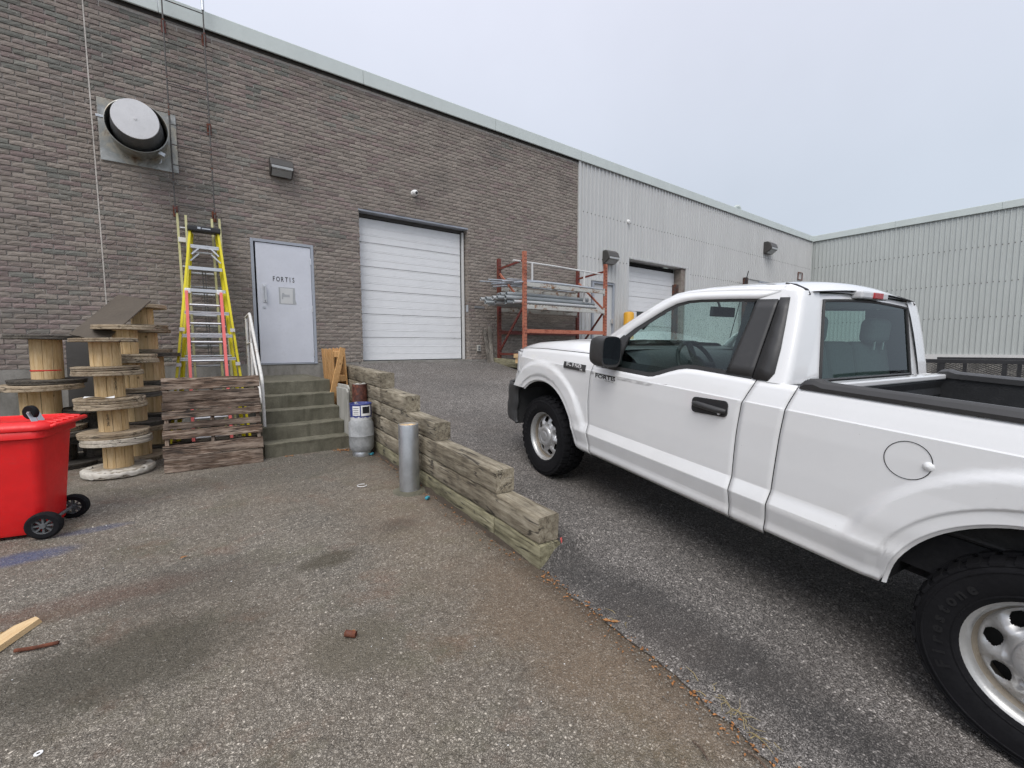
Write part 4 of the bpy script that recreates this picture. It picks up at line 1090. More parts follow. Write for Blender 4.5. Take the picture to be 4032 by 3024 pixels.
# ------------------------------------------------------------------ cable spools
def spool(x, y, z, rf, rd, h, ft, seed, label, fm='spool_grey', dm='spool_wood', group='empty wooden cable spools', top=True, wrap=False, text=None, tilt=0.):
    rgs = random.Random(seed)
    t_ = thing('cable_spool', label, 'spool', (x, y, z), rgs.uniform(0, 6.28), group)
    ry = t_.rotation_euler.z
    t_.rotation_euler = (rgs.uniform(-.012, .012) + tilt, rgs.uniform(-.012, .012), ry)
    for k, zz in enumerate((0, h - ft)):
        m_ = MB(); n = 40
        for ly in range(2):
            zb = zz + ly * ft / 2
            rr = rf * (1 if ly == (0 if k else 1) else .985)
            m_.lathe([(.02, zb + .0015), (rr - .004, zb + .0015), (rr, zb + .005), (rr, zb + ft / 2 - .004), (rr - .004, zb + ft / 2 - .001), (.02, zb + ft / 2 - .001)], n)
        for i in range(len(m_.v)):
            v = m_.v[i]; a = math.atan2(v[1], v[0]); q = 1 + .010 * mnoise.noise(Vector((math.cos(a) * 3, math.sin(a) * 3, seed + k)))
            m_.v[i] = (v[0] * q, v[1] * q, v[2] + .004 * mnoise.noise(Vector((v[0] * 4, v[1] * 4, seed))))
        m_.build('flange', MAT[fm], t_, sm=True, ang=30)
    ns = 10
    for k in range(ns):                       # drum staves
        a0, a1 = 2 * math.pi * k / ns, 2 * math.pi * (k + 1) / ns; g = .012
        m_ = MB(); am = (a0 + a1) / 2
        p = []
        for r_ in (rd - .022, rd + rgs.uniform(-.003, .003)):
            for q in (0, .33, .66, 1.):
                a = a0 + g + (a1 - a0 - 2 * g) * q; p.append((r_ * math.cos(a), r_ * math.sin(a)))
        poly = p[4:] + p[3::-1]
        m_.prism(poly, h - 2 * ft, 2, ft); m_.build('stave', MAT['spool_wood' if dm == 'spool_wood' else dm], t_, bevel=.002, seg=1)
    m_ = MB(); m_.lathe([(rd - .025, ft + .001), (rd - .025, h - ft - .001)], 20); m_.build('core', MAT['dark_gap'], t_)
    if wrap:
        m_ = MB()
        m_.lathe([(rf - .07, .077), (rf - .02, .081), (rf + .006, .066), (rf + .009, .04), (rf + .005, .018)], 90, a0=R(-250), a1=R(-20))
        for i in range(len(m_.v)):
            v = m_.v[i]; q = 1 + .03 * mnoise.noise(Vector((v[0] * 22, v[1] * 22, v[2] * 40))); m_.v[i] = (v[0] * q, v[1] * q, v[2] + .024 * mnoise.noise(Vector((v[0] * 24, v[1] * 24, v[2] * 30))))
        m_.build('plastic_wrap', MAT['rag_white'], t_, sm=True, ang=70)
    if text:
        ang, zc, body = text
        me = text_mesh(body, .032, .0005, MAT['black_letters'], name='stencil')
        o = place('stencil', me, t_); loc_a = ang - ry
        o.matrix_parent_inverse = Matrix.Identity(4)
        o.location = ((rd + .004) * math.cos(loc_a), (rd + .004) * math.sin(loc_a), zc)
        o.rotation_euler = Matrix((( -math.sin(loc_a), 0, math.cos(loc_a)), (math.cos(loc_a), 0, math.sin(loc_a)), (0, 1, 0))).to_euler()
        rotm = o.rotation_euler.to_matrix() @ Matrix.Rotation(R(90), 3, 'Z'); o.rotation_euler = rotm.to_euler()
    return t_
AX, AY = -.70, 6.46
camang = math.atan2(-AY, -AX)
spool(AX + .01, AY - .02, .137, .305, .128, .415, .075, 1, 'lowest spool of the front stack, wrapped in torn pale plastic', 'spool_pale', wrap=True)
spool(AX - .005, AY, .555, .305, .127, .375, .06, 2, 'second spool from the ground in the front stack, stencilled 24x12x10', text=(camang - .35, .19, '24x12x10'))
spool(AX - .02, AY + .01, .932, .30, .127, .345, .05, 3, 'third spool up in the front stack with white paper on its lower flange', text=(camang + .40, .20, '24x12x10'))
spool(AX - .03, AY, 1.280, .285, .128, .345, .042, 4, 'top spool of the front stack beside the brown sheet')
m_ = MB(); m_.grid(lambda u, v: (-.90 + .24 * u, 6.20 + .11 * v * (1 - .5 * u) + .0 * u, 1.004 + .012 * math.sin(u * 5 + v * 2)), 8, 3)
o = m_.build('paper_scrap', MAT['paper']); tag(o, 'crumpled white paper scrap lying on a spool flange', 'paper')
BX_, BY_ = -.56, 7.08
nm = ['lowest', 'second', 'third', 'topmost']
for k, (z, h) in enumerate(((.148, .42), (.57, .41), (.982, .41), (1.394, .40))):
    spool(BX_ - .02 * k, BY_ + .01 * k, z, .30, .122, h, .055, 20 + k, nm[k] + ' spool of the middle stack, just behind the front stack', fm='spool_grey' if k != 1 else 'spool_dark')
CX, CY = -.36, 7.74
for k, (z, h) in enumerate(((.16, .44), (.602, .43), (1.034, .42), (1.456, .32), (1.778, .32))):
    spool(CX - .03 * k, CY, z, .33 if k < 3 else .27, .14 if k < 3 else .12, h, .05, 30 + k, ['lowest', 'second', 'third', 'fourth', 'topmost'][k] + ' spool of the tall rear stack nearest the ladders', fm='spool_dark' if k < 3 else 'spool_grey')
DX, DY = -1.36, 7.25
spool(DX + .05, DY, .15, .42, .17, .42, .055, 40, 'large dark spool at the bottom of the left stack behind the red bin', fm='spool_dark', dm='spool_dark')
spool(DX - .03, DY - .05, .572, .37, .17, .54, .06, 41, 'pale wide spool in the left stack behind the red bin', fm='spool_grey')
spool(DX + .03, DY + .02, 1.115, .33, .135, .555, .05, 42, 'top spool of the left stack with black flange and red band', fm='spool_dark')
m_ = MB(); m_.lathe([(.1365, 1.26), (.1385, 1.262), (.1385, 1.272), (.1365, 1.274)], 30, (DX + .03, DY + .02, 0)); tag(m_.build('red_strap', MAT['bin_red']), 'thin red strap around the drum of the left top spool', 'strap')
spool(-.98, 7.35, .15, .30, .12, .30, .05, 43, 'small dark spool on the ground between left and front stacks', fm='spool_dark', dm='spool_dark')
spool(-.97, 7.33, .452, .31, .12, .36, .05, 44, 'second dark spool between the left and front stacks', fm='spool_dark', dm='spool_dark')
# sheets
def sheet4(p, t, mat, name):
    a, b, c_, d = [Vector(q) for q in p]; n = (b - a).cross(d - a).normalized() * t
    m_ = MB(); m_.add([a, b, c_, d, a + n, b + n, c_ + n, d + n], [(0, 1, 2, 3), (7, 6, 5, 4), (0, 4, 5, 1), (1, 5, 6, 2), (2, 6, 7, 3), (3, 7, 4, 0)])
    return m_.build(name, MAT[mat])
T_, Rr, L_ = Vector((-.698, 7.70, 2.22)), Vector((-.361, 7.35, 2.13)), Vector((-1.123, 7.25, 1.685))
tag(sheet4([T_, Rr, Rr + (L_ - T_), L_], .012, 'sheet', 'brown_sheet'), 'brown sheet of hardboard leaning up over the spools to the wall', 'board')
tag(sheet4([(-1.30, 7.95, .17), (-.93, 7.95, .17), (-.93, 8.15, 1.62), (-1.30, 8.15, 1.62)], .012, 'sheet_dark', 'dark_sheet'), 'dark sheet standing upright behind the spools at left', 'board')

# ------------------------------------------------------------------ red wheelie bin
bn = thing('wheelie_bin', 'bright red plastic wheelie bin with two black wheels', 'bin', (-1.139, 4.881, yard_z(4.87)), R(-11.5)); bn.scale = (1, 1, .94)
# local: +x towards the handle, y along the axle
def rrect(wx, wy, r, z, cx=0., n=5):
    pts = []
    for sx, sy, a in ((1, 1, 0), (-1, 1, 90), (-1, -1, 180), (1, -1, 270)):
        for k in range(n):
            t = R(a + 90 * k / (n - 1)); pts.append((cx + sx * (wx / 2 - r) + r * math.cos(t), sy * (wy / 2 - r) + r * math.sin(t), z))
    return pts
def loft(mb, rings, caps=(True, True)):
    base = len(mb.v); n = len(rings[0])
    for r_ in rings: mb.v += [tuple(p) for p in r_]
    for i in range(len(rings) - 1):
        for k in range(n):
            a, b = base + i * n + k, base + i * n + (k + 1) % n; mb.f.append((a, b, b + n, a + n))
    if caps[0]: mb.f.append(tuple(base + k for k in range(n)))
    if caps[1]: mb.f.append(tuple(base + (len(rings) - 1) * n + k for k in range(n)))
    return mb
m_ = MB()
loft(m_, [rrect(.46, .34, .05, .03, -.01), rrect(.49, .365, .06, .06, -.005), rrect(.52, .40, .06, .30, -.005), rrect(.56, .49, .06, .72, -.0), rrect(.58, .51, .06, .845, .0)])
m_.build('body', MAT['bin_red'], bn, sm=True, ang=50)
m_ = MB(); loft(m_, [rrect(.59, .53, .07, .80, 0), rrect(.62, .56, .07, .81, .005), rrect(.62, .56, .07, .862, .005), rrect(.60, .55, .07, .868, .005)]); m_.build('rim', MAT['bin_red'], bn, sm=True, ang=50)
m_ = MB(); loft(m_, [rrect(.65, .575, .08, .870, .02), rrect(.66, .58, .08, .885, .02), rrect(.64, .56, .08, .915, .02), rrect(.54, .46, .07, .935, .015), rrect(.52, .44, .07, .925, .015)]); lid = m_.build('lid', MAT['bin_red'], bn, sm=True, ang=50)
for k in range(5): MB().tube([(.26, -.18 + k * .09, .925), (.36, -.18 + k * .09, .915)], .012, 8).build('lid_rib', MAT['bin_red'], bn, sm=True)
m_ = MB(); m_.tube([(.28, -.22, .86), (.37, -.22, .90), (.39, -.18, .905), (.39, .18, .905), (.37, .22, .90), (.28, .22, .86)], .018, 10); m_.build('handle', MAT['bin_red'], bn, sm=True)
m_ = MB(); m_.add([(.26, -.25, .83), (.385, -.22, .90), (.385, .22, .90), (.26, .25, .83), (.26, -.25, .85), (.385, -.22, .915), (.385, .22, .915), (.26, .25, .85)], [(0, 1, 2, 3), (4, 7, 6, 5), (0, 4, 5, 1), (1, 5, 6, 2), (2, 6, 7, 3), (3, 7, 4, 0)]); m_.build('handle_web', MAT['bin_red'], bn, bevel=.006)
m_ = MB(); m_.tube([(.255, -.22, .105), (.255, .22, .105)], .013, 8); m_.build('axle', MAT['grey_plastic'], bn, sm=True)
for s in (-1, 1):
    wroot = MB(); wroot.lathe([(.062, -.028), (.092, -.03), (.104, -.02), (.106, 0), (.104, .02), (.092, .03), (.062, .028)], 32, (.255, s * .222, .105), 'Y')
    wo = wroot.build('wheel', MAT['rubber'], bn, sm=True)
    m_ = MB(); m_.lathe([(.066, -.02), (.072, -.026), (.062, -.024), (.058, -.012), (.058, .012), (.062, .024), (.072, .026), (.066, .02)], 28, (.255, s * .222, .105), 'Y')
    for k in range(8):
        a = k * math.pi / 4; m_.beam((.255 + .012 * math.cos(a), s * .222, .105 + .012 * math.sin(a)), (.255 + .062 * math.cos(a), s * .222, .105 + .062 * math.sin(a)), .012, .036, (0, 1, 0))
    m_.lathe([(.0, -.03), (.018, -.03), (.02, -.02), (.02, .02), (.018, .03), (0, .03)], 14, (.255, s * .222, .105), 'Y')
    m_.build('rim', MAT['grey_plastic'], wo, sm=True)
ca = thing('upturned_caster', 'black swivel caster lying upside down on the red bin lid', 'caster', (-.955, 4.70, .935), R(-35))
m_ = MB(); m_.box((.0, 0, .012), (.19, .10, .012)); m_.box((-.03, .0, .003), (.12, .12, .012)); m_.build('mounting_plate', MAT['black'], ca, bevel=.004)
m_ = MB(); m_.beam((.045, -.024, .02), (.0, -.024, .105), .004, .045, (0, 1, 0)); m_.beam((.045, .024, .02), (.0, .024, .105), .004, .045, (0, 1, 0)); m_.tube([(.035, 0, .015), (.035, 0, .035)], .03, 14); m_.build('fork', MAT['steel'], ca, bevel=.003)
MB().lathe([(.0, -.018), (.045, -.018), (.052, -.010), (.052, .010), (.045, .018), (.0, .018)], 24, (-.015, 0, .105), 'Y').build('wheel', MAT['rubber'], ca, sm=True)
MB().tube([(-.005, -.03, .105), (-.005, .03, .105)], .010, 10).build('axle_bolt', MAT['alu'], ca, sm=True)

# ------------------------------------------------------------------ pallet rack with pipes
rk = thing('pallet_rack', 'orange pallet rack loaded with grey pipes against the brick wall', 'rack', (7.3, 8.15, FLOOR))
RX0, RX1, RYF, RYB, RTOP = 6.00, 8.60, 7.68, 8.66, 3.60
def K(o): return loc_in(rk, o)
def upright(x, y, mat):
    m_ = MB(); w_ = .078; t = .004; y0 = y - .035; y1 = y + .035
    m_.bx(x - w_ / 2, x + w_ / 2, y0, y0 + t, FLOOR + .006, RTOP)
    m_.bx(x - w_ / 2, x - w_ / 2 + t, y0 + t + .0005, y1, FLOOR + .006, RTOP); m_.bx(x + w_ / 2 - t, x + w_ / 2, y0 + t + .0005, y1, FLOOR + .006, RTOP)
    o = K(m_.build('upright', MAT[mat]))
    m_ = MB(); k = 0
    while FLOOR + .12 + k * .0508 * 1.5 < RTOP - .05:
        z = FLOOR + .12 + k * .0762; k += 1
        for s in (-1, 1): m_.prism([(x + s * .018 - .006, z - .013), (x + s * .018 + .006, z - .013), (x + s * .018 + .009, z + .013), (x + s * .018 - .009, z + .013)], .002, 1, y0 - .0015)
    h_ = m_.build('slots', MAT['dark_gap']); h_.parent = o; stuff(h_)
    m_ = MB(); m_.bx(x - .06, x + .06, y - .06, y + .06, FLOOR - .07, FLOOR + .005); K(m_.build('foot_plate', MAT['rack_red']))
for x in (RX0, RX1):
    upright(x, RYF, 'rack_orange'); upright(x, RYB, 'rack_red')
    zs = [(3.36, 3.36), (3.22, 2.55), (2.45, 1.40)]
    m_ = MB(); m_.beam((x, RYF + .036, 3.42), (x, RYB - .036, 3.36), .03, .045); K(m_.build('brace', MAT['rack_red']))
    m_ = MB(); m_.beam((x, RYF + .036, 2.46), (x, RYB - .036, 3.24), .028, .045); K(m_.build('brace', MAT['rack_orange']))
    m_ = MB(); m_.beam((x, RYF + .036, 2.42), (x, RYB - .036, 1.44), .028, .045); K(m_.build('brace', MAT['rack_red']))
    m_ = MB(); m_.beam((x, RYF + .036, 1.36), (x, RYB - .036, 1.36), .028, .045); K(m_.build('brace', MAT['rack_red']))
for (z, mt_) in ((2.90, 'rack_beam_white'), (2.41, 'rack_beam_white'), (1.875, 'rack_orange')):
    for y, mm in ((RYF, mt_), (RYB, 'rack_red' if z < 2 else mt_)):
        m_ = MB(); m_.bx(RX0 + .045, RX1 - .045, y - .022, y + .022, z - .045, z + .030); m_.bx(RX0 + .045, RX1 - .045, y - .022 + (.015 if y < 8 else 0), y + .022 - (0 if y < 8 else .015), z + .0302, z + .045)
        K(m_.build('beam', MAT[mm], bevel=.003))
        for x in (RX0, RX1):
            s = 1 if x == RX0 else -1
            m_ = MB(); m_.bx(min(x + s * .041, x + s * .0445), max(x + s * .041, x + s * .0445), y - .03, y + .03, z - .09, z + .09); K(m_.build('beam_end', MAT[mm]))
for z in (2.452, 2.942):
    for k in range(3):
        x = RX0 + .5 + k * .8; m_ = MB(); m_.bx(x, x + .05, RYF + .03, RYB - .03, z - .03, z - .003); K(m_.build('cross_bar', MAT['rack_beam_white']))
sb_ = MB().bx(0, .03, .002, .05, 0, .014).mesh('shelf_clip', MAT['rack_beam_white'])
for k in range(26): K(place('shelf_clip', sb_, None, (RX0 + .10 + k * .094, RYF, 2.456)))
rgp = random.Random(5)
def hollow(mb, a, b, r, sag=0., n=12, seg=6, bend=None):
    a, b = Vector(a), Vector(b); pts = []
    for i in range(seg + 1):
        t = i / seg; p = a.lerp(b, t); p.z -= sag * math.sin(math.pi * t)
        if t < .25: p.z -= (bend or 0) * (1 - t / .25) ** 2
        pts.append(p)
    mb.tube(pts, r, n, cap=False); mb.tube(pts, r * .80, n, cap=False)
    n0 = len(mb.v) - 2 * n * (seg + 1)
    for e_ in (0, seg):
        for k in range(n):
            A = n0 + e_ * n + k; B = n0 + e_ * n + (k + 1) % n; C_ = n0 + (seg + 1) * n + e_ * n + (k + 1) % n; D_ = n0 + (seg + 1) * n + e_ * n + k
            mb.f.append((A, B, C_, D_))
    return mb
cnt = 0
lv2 = 2.475
big = [(7.78, 0), (7.90, 0), (8.02, 0), (8.14, 0), (8.26, 0), (8.38, 0), (8.50, 0), (7.84, 1), (7.96, 1), (8.08, 1), (8.20, 1), (8.32, 1), (8.44, 1), (7.93, 2), (8.08, 2), (8.22, 2)]
for k, (y, l) in enumerate(big):
    r_ = .047 if k % 4 else .038
    m_ = MB(); x0 = 5.34 + rgp.uniform(0, .42) + (.18 if y < 7.9 else 0); x1 = 8.40 + rgp.uniform(-.45, .12)
    hollow(m_, (x0, y + rgp.uniform(-.012, .012), lv2 + .05 + l * .088), (x1, y + rgp.uniform(-.02, .02), lv2 + .05 + l * .088), r_, 0, 14, 4, .01)
    o = m_.build('conduit_pipe', MAT['pvc' if k % 3 else 'pvc_light'], sm=True); tag(o, 'thick grey plastic pipe on the middle shelf of the orange rack', 'pipe', 'thick pipes on the rack')
lv3 = 2.945
for k in range(13):
    y = 7.74 + .062 * k; l = (k * 5) % 2
    m_ = MB(); x0 = 5.25 + rgp.uniform(0, .55) + (.25 if k < 3 else 0); x1 = 8.55 + rgp.uniform(-.2, .2)
    hollow(m_, (x0, y + rgp.uniform(-.05, .05), lv3 + .022 + l * .036), (x1, y + rgp.uniform(-.05, .05), lv3 + .022 + l * .036), .016 if k % 3 else .022, -.012, 10, 8, .06 if k % 3 == 0 else .02)
    o = m_.build('thin_conduit', MAT['conduit'], sm=True); tag(o, 'thin galvanised conduit on the top shelf of the orange rack', 'pipe', 'thin conduits on the rack')
gr_ = thing('guard_rail_piece', 'white painted rail section standing on top of the rack load', 'rail', (7.2, RYF + .1, 2.98))
loc_in(gr_, MB().tube([(5.78, RYF + .12, 3.405), (7.0, RYF + .11, 3.40), (8.55, RYF + .10, 3.36)], .019, 8).build('rail', MAT['white_metal'], sm=True))
for x, zb in ((6.30, 2.98), (7.95, 2.62)):
    m_ = MB(); m_.bx(x - .02, x + .02, RYF + .09, RYF + .12, zb, 3.39); loc_in(gr_, m_.build('post', MAT['white_metal'], bevel=.003))
for k, (x, xt, h_, dy) in enumerate(((5.60, 5.66, .78, .0), (5.70, 5.80, .86, .04))):
    m_ = MB(); m_.beam((x, 8.50 + dy, 1.16), (xt, 8.79, 1.16 + h_), .025, .09, (1, 0, 0)); o = m_.build('leaning_board', MAT['board_grey'], bevel=.003)
    tag(o, ['shorter grey board leaning on the brick left of the rack', 'longer grey board leaning on the brick left of the rack'][k], 'board', 'boards beside the rack')
bk = thing('wood_block', 'pale pallet end block on the mossy edge in front of the rack', 'wood block', (5.80, 7.62, 1.17), R(10))
m_ = MB(); m_.bx(-.10, .12, -.06, .07, .115, .205); m_.build('top_board', MAT['scrap'], bk, bevel=.004)
m_ = MB(); m_.bx(-.07, .0, -.05, .05, 0.0, .114); m_.build('block', MAT['scrap'], bk, bevel=.004)
m_ = MB(); m_.add([(6.15, 8.1, 1.24), (6.75, 8.0, 1.24), (6.72, 8.3, 1.24), (6.2, 8.35, 1.24), (6.40, 8.12, 1.50), (6.62, 8.10, 1.46), (6.6, 8.22, 1.44), (6.42, 8.25, 1.48)], [(0, 1, 2, 3), (4, 5, 6, 7), (0, 1, 5, 4), (1, 2, 6, 5), (2, 3, 7, 6), (3, 0, 4, 7)])
tag(m_.build('black_bundle', MAT['black'], bevel=.02), 'black plastic bundle on the ground under the rack', 'bundle')
# guard posts by the far roller door
for (x, zt, lab) in ((12.98, 3.55, 'brown steel guard post at the right jamb of the far roller door'), (17.62, 4.20, 'brown steel guard post right of the far roller door, by itself')):
    m_ = MB(); m_.bx(x - .085, x + .085, 8.50, 8.64, FLOOR - .05, zt); m_.bx(x - .03, x + .03, 8.475, 8.4995, FLOOR, zt - .1); tag(m_.build('guard_post', MAT['brown_steel'], bevel=.008), lab, 'post', 'guard posts')
m_ = MB(); m_.lathe([(.15, -.05), (.15, 1.27), (.13, 1.30), (.06, 1.32), (0, 1.325)], 24, (10.56, 8.50, FLOOR)); tag(m_.build('yellow_bollard', MAT['bollard_yellow'], sm=True), 'yellow bollard at the left jamb of the far roller door', 'bollard')

# ------------------------------------------------------------------ utility trailer behind the truck
tr_ = thing('utility_trailer', 'black mesh sided utility trailer beyond the truck bed', 'trailer', (8.5, -.4, ramp_z(-.4)))
TX0, TX1, TY0, TY1, TZ0, TZ1 = 7.8, 9.3, -2.2, 1.56, .58, 1.335
def TT(o): return loc_in(tr_, o)
for x in (TX0, TX1):
    m_ = MB(); m_.bx(x - .025, x + .025, TY0, TY1, TZ1 - .05, TZ1); TT(m_.build('top_rail', MAT['black'], bevel=.003))
    for y in (TY1 - .025, 1.255, .72, .05, -.7, -1.45, TY0 + .025):
        m_ = MB(); m_.bx(x - .02, x + .02, y - .02, y + .02, TZ0 + .03, TZ1 - .0505); TT(m_.build('post', MAT['black']))
    m_ = MB(); n = 0; dy, dz = .052, .024
    z = TZ0 + .05
    row = 0
    while z < TZ1 - .06:
        yy = TY0
        while yy < TY1:
            yo = yy + (dy / 2 if row % 2 else 0)
            m_.beam((x, yo, z), (x, yo + dy / 2, z + dz / 2), .003, .0045); m_.beam((x, yo + dy / 2, z + dz / 2), (x, yo + dy, z), .003, .0045)
            yy += dy
        z += dz / 2; row += 1
    TT(stuff(m_.build('mesh_side', MAT['black'], fix=False)))
m_ = MB(); m_.bx(TX0 - .03, TX1 + .03, TY0, TY1, TZ0 - .05, TZ0); TT(m_.build('deck', MAT['board_grey']))
m_ = MB(); m_.bx(TX0 - .03, TX1 + .03, TY1 - .06, TY1, TZ0 - .16, TZ0 - .052); m_.bx(TX0, TX0 + .06, TY0, TY1 - .062, TZ0 - .14, TZ0 - .052); m_.bx(TX1 - .06, TX1, TY0, TY1 - .062, TZ0 - .14, TZ0 - .052); TT(m_.build('chassis', MAT['black']))
m_ = MB(); m_.beam((TX0 + .1, TY1, TZ0 - .1), (8.55, TY1 + 1.2, TZ0 - .1), .06, .1); m_.beam((TX1 - .1, TY1, TZ0 - .1), (8.55, TY1 + 1.2, TZ0 - .1), .06, .1); TT(m_.build('tongue', MAT['black']))
for x in (TX0 - .16, TX1 + .16):
    zc = ramp_z(-.4) + .31
    TT(MB().lathe([(.16, -.09), (.29, -.095), (.31, -.06), (.31, .06), (.29, .095), (.16, .09)], 28, (x, -.4, zc), 'X').build('wheel', MAT['rubber'], sm=True))
    TT(MB().lathe([(.0, -.05), (.16, -.06), (.16, .06), (0, .05)], 20, (x, -.4, zc), 'X').build('wheel_disc', MAT['steel'], sm=True))
# ------------------------------------------------------------------ white pickup truck
HW = .90                                      # half width at the shoulder
yaw_, pit_ = -.12641571, .08595197
tr_r = Vector((math.sin(yaw_) * math.cos(pit_), -math.cos(yaw_) * math.cos(pit_), -math.sin(pit_)))   # towards the tail
tr_o = Vector((-math.cos(yaw_), -math.sin(yaw_), 0))                                                   # towards the driver's side
tr_u = (-tr_r).cross(tr_o); tr_u.normalize()
tr_p = Vector((2.6524, 3.1942, 1.5 - 1.2214)) - tr_o * HW
tk = thing('pickup_truck', 'white two door pickup truck with FORTIS lettering parked on the ramp', 'truck')
mt4 = Matrix.Identity(4)
for i in range(3): mt4[i][0], mt4[i][1], mt4[i][2], mt4[i][3] = -tr_r[i], tr_o[i], tr_u[i], tr_p[i]
tk.matrix_world = mt4
def V(s, t, h): return (-s, t, h)
FA, RA = 0.0, 3.15                            # axle stations
ARF, ARR = (0.0, .43, .495), (3.15, .40, .487)
PROF = [(.36, .90), (.405, .945), (.425, .966), (.450, .978), (.480, .976), (.50, .978), (.590, 1.004), (.596, 1.004), (.668, .980), (.672, .981), (.80, .991), (1.0, 1.002), (1.104, 1.004), (1.110, 1.000), (1.16, .985), (1.225, .962), (1.27, .942)]
def side_t(s, h):
    t = interp(PROF, h) - 1.0 + HW
    if s < -.25: t -= .20 * ((-.25 - s) / .65) ** 2.2
    if s > 3.9: t -= .05 * ((s - 3.9) / .5) ** 2
    for cx, cz, r0 in (ARF, ARR):
        r = math.hypot(s - cx, h - cz)
        if r < .69 and h > .36:
            k = smooth(.68 - r, 0, .045) * smooth(h, .44, .74); base = max(t, HW - .004)
            t = t + (base - t) * k * .9 + .020 * k
            if r < .545: t -= .010 * smooth(.545 - r, 0, .012)
    return t
def arch_low(s, A, base):
    cx, cz, r = A; d = abs(s - cx)
    if d >= r: return base
    return max(base, cz + math.sqrt(max(0, r * r - d * d)))
HS = sorted(set([p[0] for p in PROF if .44 < p[0] < 1.2] + [.44, .54, .63, .72, .76, .84, .88, .93, .96, 1.04, 1.07, 1.135, 1.19] + [.45 + .02 * k for k in range(38)]))
_ph = [p[0] for p in PROF]
HS = [h for h in HS if h in _ph or min(abs(h - p) for p in _ph) > .006]
HS = [h for i_, h in enumerate(HS) if i_ == 0 or h in _ph or h - HS[i_ - 1] > .006]
CREASE = (.50, .590, .596, .668, .672, 1.104, 1.110)
def side_panel(name, sL, sR, hlow, htop, nu, extra_s=(), mat='car_white', parent=tk, tfun=side_t, both=True):
    """sL, sR: seam stations as functions of height; hlow, htop: edges as functions of s. Rows sit on the profile's creases."""
    us = sorted(set([i / nu for i in range(nu + 1)] + list(extra_s)))
    out = None
    def hh(H_, s):
        lo, hi = hlow(s), htop(s)
        if H_ is None: return lo
        if H_ == 'top': return hi
        if H_ >= .93: return .93 + (H_ - .93) * (hi - .93) / (1.225 - .93) if H_ > 1.12 else H_ if hi > 1.12 else .93 + (H_ - .93) * (hi - .93) / .195
        return lo + (H_ - .42) * (.93 - lo) / (.93 - .42)
    for sg in ((1, -1) if both else (1,)):
        m_ = MB(); n = len(us); rows = [None] + [x for x in HS if x > .425] + ['top']
        for H_ in rows:
            for u in us:
                s = sL(.8) + (sR(.8) - sL(.8)) * u
                for _ in range(4):
                    h = hh(H_, s); s = sL(h) + (sR(h) - sL(h)) * u
                h = hh(H_, s)
                m_.v.append(V(s, sg * tfun(s, h), h))
        for j in range(len(rows) - 1):
            for i in range(n - 1):
                a = j * n + i; q = (a, a + 1, a + n + 1, a + n); m_.f.append(q if sg > 0 else q[::-1])
        o = m_.build(name, MAT[mat], parent, sm=True, fix=False, ang=70)
        for e_ in o.data.edges:
            a, b = e_.vertices
            if a // n == b // n and rows[a // n] in CREASE:
                X_, Y_, Z_ = o.data.vertices[a].co
                if all(math.hypot(-X_ - A_[0], Z_ - A_[1]) > .70 for A_ in (ARF, ARR)): e_.use_edge_sharp = True
        sd = o.modifiers.new('thick', 'SOLIDIFY'); sd.thickness = .004; sd.offset = -1
        out = out or o
    return out
seamF = lambda h: interp([(.40, .702), (.55, .685), (.67, .674), (.84, .667), (1.06, .687), (1.19, .712), (1.3, .74)], h)
seamR = lambda h: interp([(.40, 1.950), (.67, 1.946), (.90, 1.951), (1.09, 1.966), (1.22, 2.008), (1.3, 2.02)], h)
gapL = lambda h: interp([(.40, 2.150), (.68, 2.168), (.95, 2.182), (1.12, 2.196), (1.24, 2.226)], h)
G_ = .003
# fender
def f_top(s): return interp([(-.75, 1.10), (-.55, 1.165), (-.3, 1.198), (0, 1.215), (.5, 1.228), (.75, 1.232)], s)
def f_low(s):
    if s < -.44: return interp([(-.70, .80), (-.44, .80)], s)
    return max(.405 if s > .0 else .0, arch_low(s, ARF, .405 if s > 0 else .80))
fr_l = lambda h: interp([(.7, -.62), (.80, -.64), (.90, -.58), (.96, -.50), (1.10, -.43), (1.17, -.42)], h)
us_f = []
def fen():
    Ls, Rs = fr_l(.8), seamF(.8) - G_
    ex = []
    for k in range(41):
        a = math.pi * k / 40; s = ARF[0] - ARF[2] * math.cos(a); ex.append(min(1, max(0, (s - Ls) / (Rs - Ls))))
    return ex
side_panel('front_fender', fr_l, lambda h: seamF(h) - G_, f_low, f_top, 70, fen())
# doors
belt = lambda s: interp([(.70, 1.150), (.90, 1.148), (1.283, 1.146), (1.32, 1.152), (1.365, 1.168), (1.44, 1.198), (1.504, 1.220), (1.56, 1.232), (1.62, 1.235), (2.05, 1.226)], s)
door_t = side_panel('door', lambda h: seamF(h) + G_, lambda h: seamR(h) - G_, lambda s: .418, belt, 44)
side_panel('cab_corner', lambda h: seamR(h) + G_, lambda h: gapL(h) - .003, lambda s: .415, lambda s: 1.226, 8)
# bed sides
def b_low(s): return max(.44, arch_low(s, ARR, .44))
Ls, Rs = gapL(.8) + .008, 4.34
exb = []
for k in range(41):
    a = math.pi * k / 40; s = ARR[0] - ARR[2] * math.cos(a); exb.append(min(1, max(0, (s - Ls) / (Rs - Ls))))
side_panel('bed_side', lambda h: gapL(h) + .003, lambda h: 4.34, b_low, lambda s: 1.226, 110, exb)
# black sheet behind the seams, standing in for the shade in the gaps
for sg in (1, -1):
    m_ = MB()
    m_.grid(lambda u, v: V(.52 + u * 2.1, sg * (side_t(.9, .43 + v * .78) - .03), .43 + v * .78), 20, 12)
    m_.grid(lambda u, v: V(1.80 + u * .24, sg * (.83 - v * .13), 1.21 + v * .44), 4, 6)
    m_.build('seam_backing', MAT['dark_gap'], tk)
